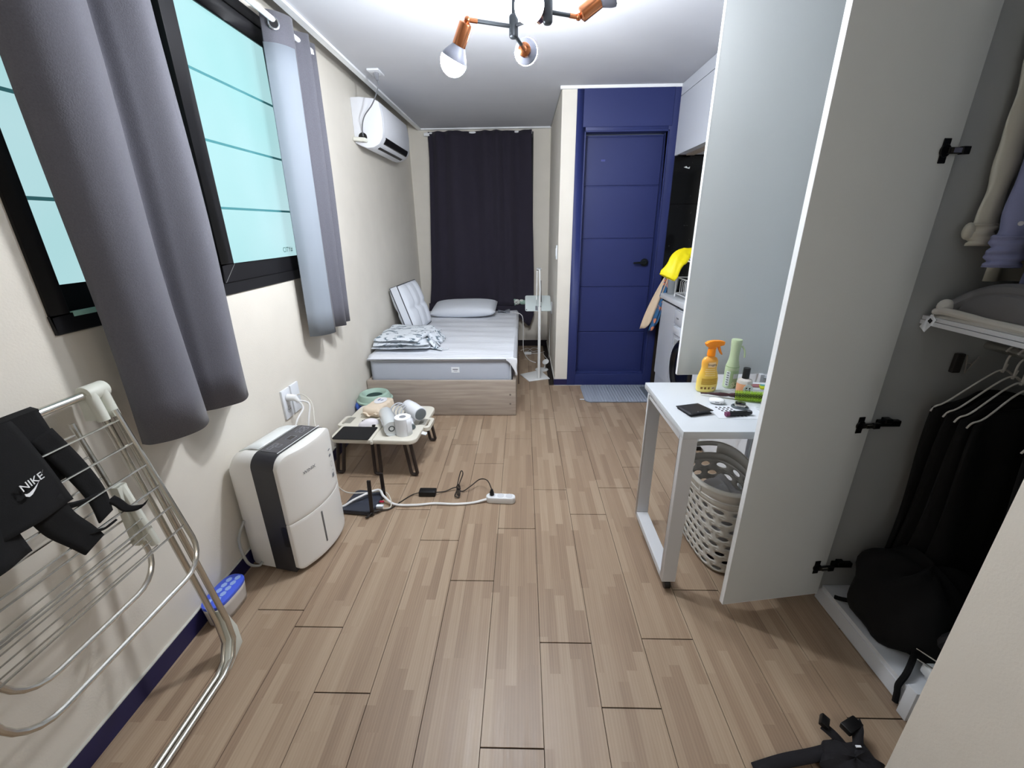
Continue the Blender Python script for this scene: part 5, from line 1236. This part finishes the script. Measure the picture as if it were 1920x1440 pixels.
wmw = mat('washer_white', (212, 216, 224), .35)
build('washer_body', MB().box(1.222, 2.80, .01, 1.78, 3.405, .835), wmw, WMc, bevel=.01, seg=3)
build('control_panel', MB().box(1.208, 2.81, .72, 1.224, 3.40, .83), wmw, WMc, bevel=.005)
build('detergent_drawer', MB().box(1.203, 3.24, .645, 1.2225, 3.385, .70), wmw, WMc, bevel=.004)
build('display_strip', MB().box(1.2065, 3.30, .765, 1.209, 3.345, .776), printgrey, WMc)
build('rating_label', MB().box(1.2195, 3.30, .545, 1.2225, 3.375, .60), mat('rating_label', (180, 182, 184), .5), WMc)
dc = (1.221, 3.105, .43)
DRM = axis(dc, (-1, 0, 0))
dr_ = build('porthole_ring', MB().lathe([(.15, 0), (.225, 0), (.222, .025), (.20, .04), (.165, .034), (.15, .02)], 48, DRM), mat('ring_black', (14, 16, 20), .2), WMc)
build('porthole_glass', MB().lathe([(0, .012), (.12, .014), (.16, .022), (.158, .008), (0, .004)], 40, DRM), mat('porthole_glass', (96, 100, 106), .08, .6), dr_)
build('ring_trim', MB().lathe([(.225, .0), (.238, .0), (.234, .014), (.225, .018)], 48, DRM), wmw, dr_)
UC = thing('upper_cabinet', (1.5, 3.2, 1.98), 'white wall cabinet above the kitchen counter', 'cabinet')
build('carcass', MB().box(1.238, 2.65, 1.985, 1.818, 3.878, 2.385), white, UC)
build('cabinet_door', MB().box(1.219, 3.235, 1.977, 1.237, 3.878, 2.386), grey_w, UC, bevel=.001, seg=1)
build('cabinet_door', MB().box(1.219, 2.655, 1.977, 1.237, 3.232, 2.386), grey_w, UC, bevel=.001, seg=1)
build('top_filler', MB().box(1.219, 2.65, 2.39, 1.818, 3.878, CEIL-.002), grey_w, UC)
build('light_strip', MB().box(1.30, 2.7, 1.975, 1.36, 3.84, 1.985), mat('strip_warm', (190, 176, 160), .5), UC)
# dish rack
RK = thing('dish_rack', (1.36, 3.5, .903), 'white wire dish rack standing on the kitchen counter', 'dish rack')
wr = mat('rack_white', (226, 228, 230), .35)
mbk = MB()
x0, x1, y0, y1 = 1.245, 1.55, 3.28, 3.56
for z in (.935, 1.06): mbk.tube([(x0, y0, z), (x1, y0, z), (x1, y1, z), (x0, y1, z)], .0045, 8, True)
build('wire_frame', mbk, wr, RK)
for x, y in ((x0, y0), (x1, y0), (x1, y1), (x0, y1)):
    build('post', MB().tube([(x, y, .9045), (x, y, 1.20)], .0055, 8), wr, RK)
build('top_shelf_frame', MB().tube([(x0, y0, 1.20), (x1, y0, 1.20), (x1, y1, 1.20), (x0, y1, 1.20)], .0055, 8, True), wr, RK)
for i in range(7):
    yy = y0+.02+.04*i
    build('wire', MB().tube([(x0+.03, yy, .937), (x0+.03, yy, 1.03), (x0+.05, yy, 1.045), (x0+.07, yy, 1.03), (x0+.07, yy, .937)], .003, 6), wr, RK)
CH = thing('cutlery_cage', (1.29, 3.24, .903), 'narrow white wire cutlery cage at the counter edge', 'rack')
for i in range(4):
    a = PI/2*i
    build('wire', MB().tube(spline([(1.29+.03*math.cos(a), 3.235+.03*math.sin(a), .905), (1.29+.03*math.cos(a), 3.235+.03*math.sin(a), 1.03), (1.29+.02*math.cos(a), 3.235+.02*math.sin(a), 1.04), (1.29+.012*math.cos(a), 3.235+.012*math.sin(a), 1.0)]), .0035, 6), wr, CH)
for z in (.92, .97, 1.03): build('hoop', MB().tube([(1.29+.031*math.cos(t), 3.235+.031*math.sin(t), z) for t in [2*PI*k/20 for k in range(20)]], .0032, 6, True), wr, CH)
GL = thing('rubber_glove', (1.24, 3.5, 1.15), 'yellow rubber glove draped over the dish rack', 'glove')
ygl = mat('glove_yellow', (240, 222, 12), .5)
def glv(u, v):
    p = [Vector((1.36, 3.42, 1.225)), Vector((1.30, 3.42, 1.262)), Vector((1.225, 3.40, 1.255)), Vector((1.17, 3.38, 1.20)), Vector((1.125, 3.36, 1.125)), Vector((1.10, 3.35, 1.085))]
    t = u*(len(p)-1); i = min(int(t), len(p)-2); q = p[i].lerp(p[i+1], t-i); d = (p[i+1]-p[i]).normalized(); nrm = Vector((d.z, 0, -d.x)); 
    if nrm.z < 0: nrm = -nrm
    a = 2*PI*v; w_ = .028+.034*min(1, u*1.7)+.006*math.sin(u*16); th_ = .016+.004*math.sin(u*13)
    s = Vector((.35, -.55, -.76)) if u > .2 else Vector((.5, -.6, -.62))
    s = (s-d*s.dot(d)).normalized(); o = d.cross(s)
    return tuple(q+s*w_*math.cos(a)+o*th_*math.sin(a)*(1+.2*math.sin(5*a+u*9)))
build('glove_body', MB().grid(glv, 30, 24, cv=True), ygl, GL, solid=.003, smooth=70)
build('cuff_roll', MB().tube([glv(1, k/24) for k in range(24)], .005, 8, True), ygl, GL)
build('finger', MB().tube(spline([(1.32, 3.42, 1.252), (1.36, 3.43, 1.235), (1.385, 3.43, 1.205)]), .013, 10), ygl, GL)
JR = thing('glass_bowl', (1.40, 3.45, 1.21), 'grey translucent round lid standing on the dish rack', 'lid')
build('disc', MB().lathe([(0, 0), (.06, 0), (.085, .008), (.083, .012), (.058, .005), (0, .005)], 32, axis((1.40, 3.47, 1.292), (-.6, -.8, .1))), mat('lid_grey', (120, 116, 122), .3), JR)
CPc = thing('clear_cup', (1.29, 3.70, .903), 'clear plastic cup by the towel at the counter end', 'cup')
build('cup_wall', MB().lathe([(.036, .001), (.045, .13), (.043, .13), (.034, .004)], 28, Matrix.Translation((1.27, 3.71, .9025))), mat('cup_clear', (190, 196, 200), .15, trans=.6), CPc)
TW = thing('towel', (1.15, 3.82, .6), 'beige and blue patterned towel hanging at the counter corner', 'towel')
tb = mat('towel_beige', (214, 192, 166), .95, bump=.4, bscale=300, sheen=.2)
tpn = speckle_material('towel_pattern', (52, 96, 138), (206, 130, 96), 14, .55, .95)
N, L, b = nodes(tpn)
def tw(u, v):
    # v=0 top peak, v=1 bottom
    xl = 1.30+(1.055-1.30)*v**.8; xr = 1.312+(1.20-1.312)*v**1.0
    zl = 1.135+(.66-1.135)*v; zr = 1.135+(.70-1.135)*v
    x = xl+(xr-xl)*u; z = zl+(zr-zl)*u - .11*v**6*(1-u)*(1-abs(u-.25)*1.0)
    return (x, 3.815-.05*v*math.sin(PI*u)-.012*math.sin(u*12+v*3)*v, z)
build('towel_front', MB().grid(tw, 16, 26), tb, TW, solid=.006, smooth=80)
def tw2(u, v):
    x = (1.235+.05*u)*(1-v)+(1.125+.075*u)*v; z = (1.06)*(1-v)+(.57+.09*u)*v-.03*math.sin(PI*u)*v
    return (x, 3.80-.010*math.sin(u*9+v*5)-.035*v, z)
build('towel_reverse', MB().grid(tw2, 10, 20), tpn, TW, solid=.006, smooth=80)
build('towel_loop', MB().tube(spline([(1.302, 3.82, 1.13), (1.31, 3.85, 1.15), (1.312, 3.883, 1.16)]), .005, 6), tb, TW)

# ================================================================== BLACK STRAPS ON THE FLOOR (near right)
BS = thing('black_strap', (.85, .82, 0), 'black straps and buckles lying on the floor by the entry wall', 'strap')
stp = mat('strap_black', (16, 14, 20), .85, bump=.4, bscale=300)
def ribbon(pts, w_, name='strap_band', side=(0, 1, 0)):
    P = spline(pts, 6); sd = Vector(side)
    def f(u, v):
        t = u*(len(P)-1); i = min(int(t), len(P)-2); q = P[i].lerp(P[i+1], t-i); return tuple(q+sd*w_*(v-.5))
    return build(name, MB().grid(f, 20, 2), stp, BS, solid=.004)
ribbon([(.655, .762, .012), (.75, .785, .014), (.85, .80, .02), (.93, .815, .03)], .036)
ribbon([(.70, .70, .008), (.80, .72, .009), (.93, .77, .02)], .05)
ribbon([(.90, .86, .05), (.92, .835, .045), (.94, .81, .03), (.96, .78, .02)], .028, side=(.7, .4, .3))
ribbon([(1.0, .868, .05), (.99, .84, .05), (.97, .81, .04), (.95, .77, .02)], .05, side=(.8, .3, .3))
build('buckle', MB().box(-.018, -.012, 0, .018, .012, .016, Matrix.Translation((.905, .868, .05)) @ Matrix.Rotation(.9, 4, 'Z') @ Matrix.Rotation(.4, 4, 'X')), black, BS, bevel=.003)
build('buckle', MB().box(-.03, -.016, 0, .03, .016, .02, Matrix.Translation((.985, .86, .04)) @ Matrix.Rotation(.4, 4, 'Z')), black, BS, bevel=.004)
build('crumpled_body', MB().grid(lambda u, v: (lambda a, b_, k: (.945+.085*math.cos(a)*math.cos(b_)*k-.01, .775+.06*math.sin(a)*math.cos(b_)*k, max(.003, .022+.032*math.sin(b_)*k)))(2*PI*u, PI*(v-.5), 1+.12*math.sin(11*u*PI+5*v)), 24, 14, cu=True), stp, BS)
build('white_stitch', MB().box(.955, .80, .054, .97, .805, .057), wl_, BS)
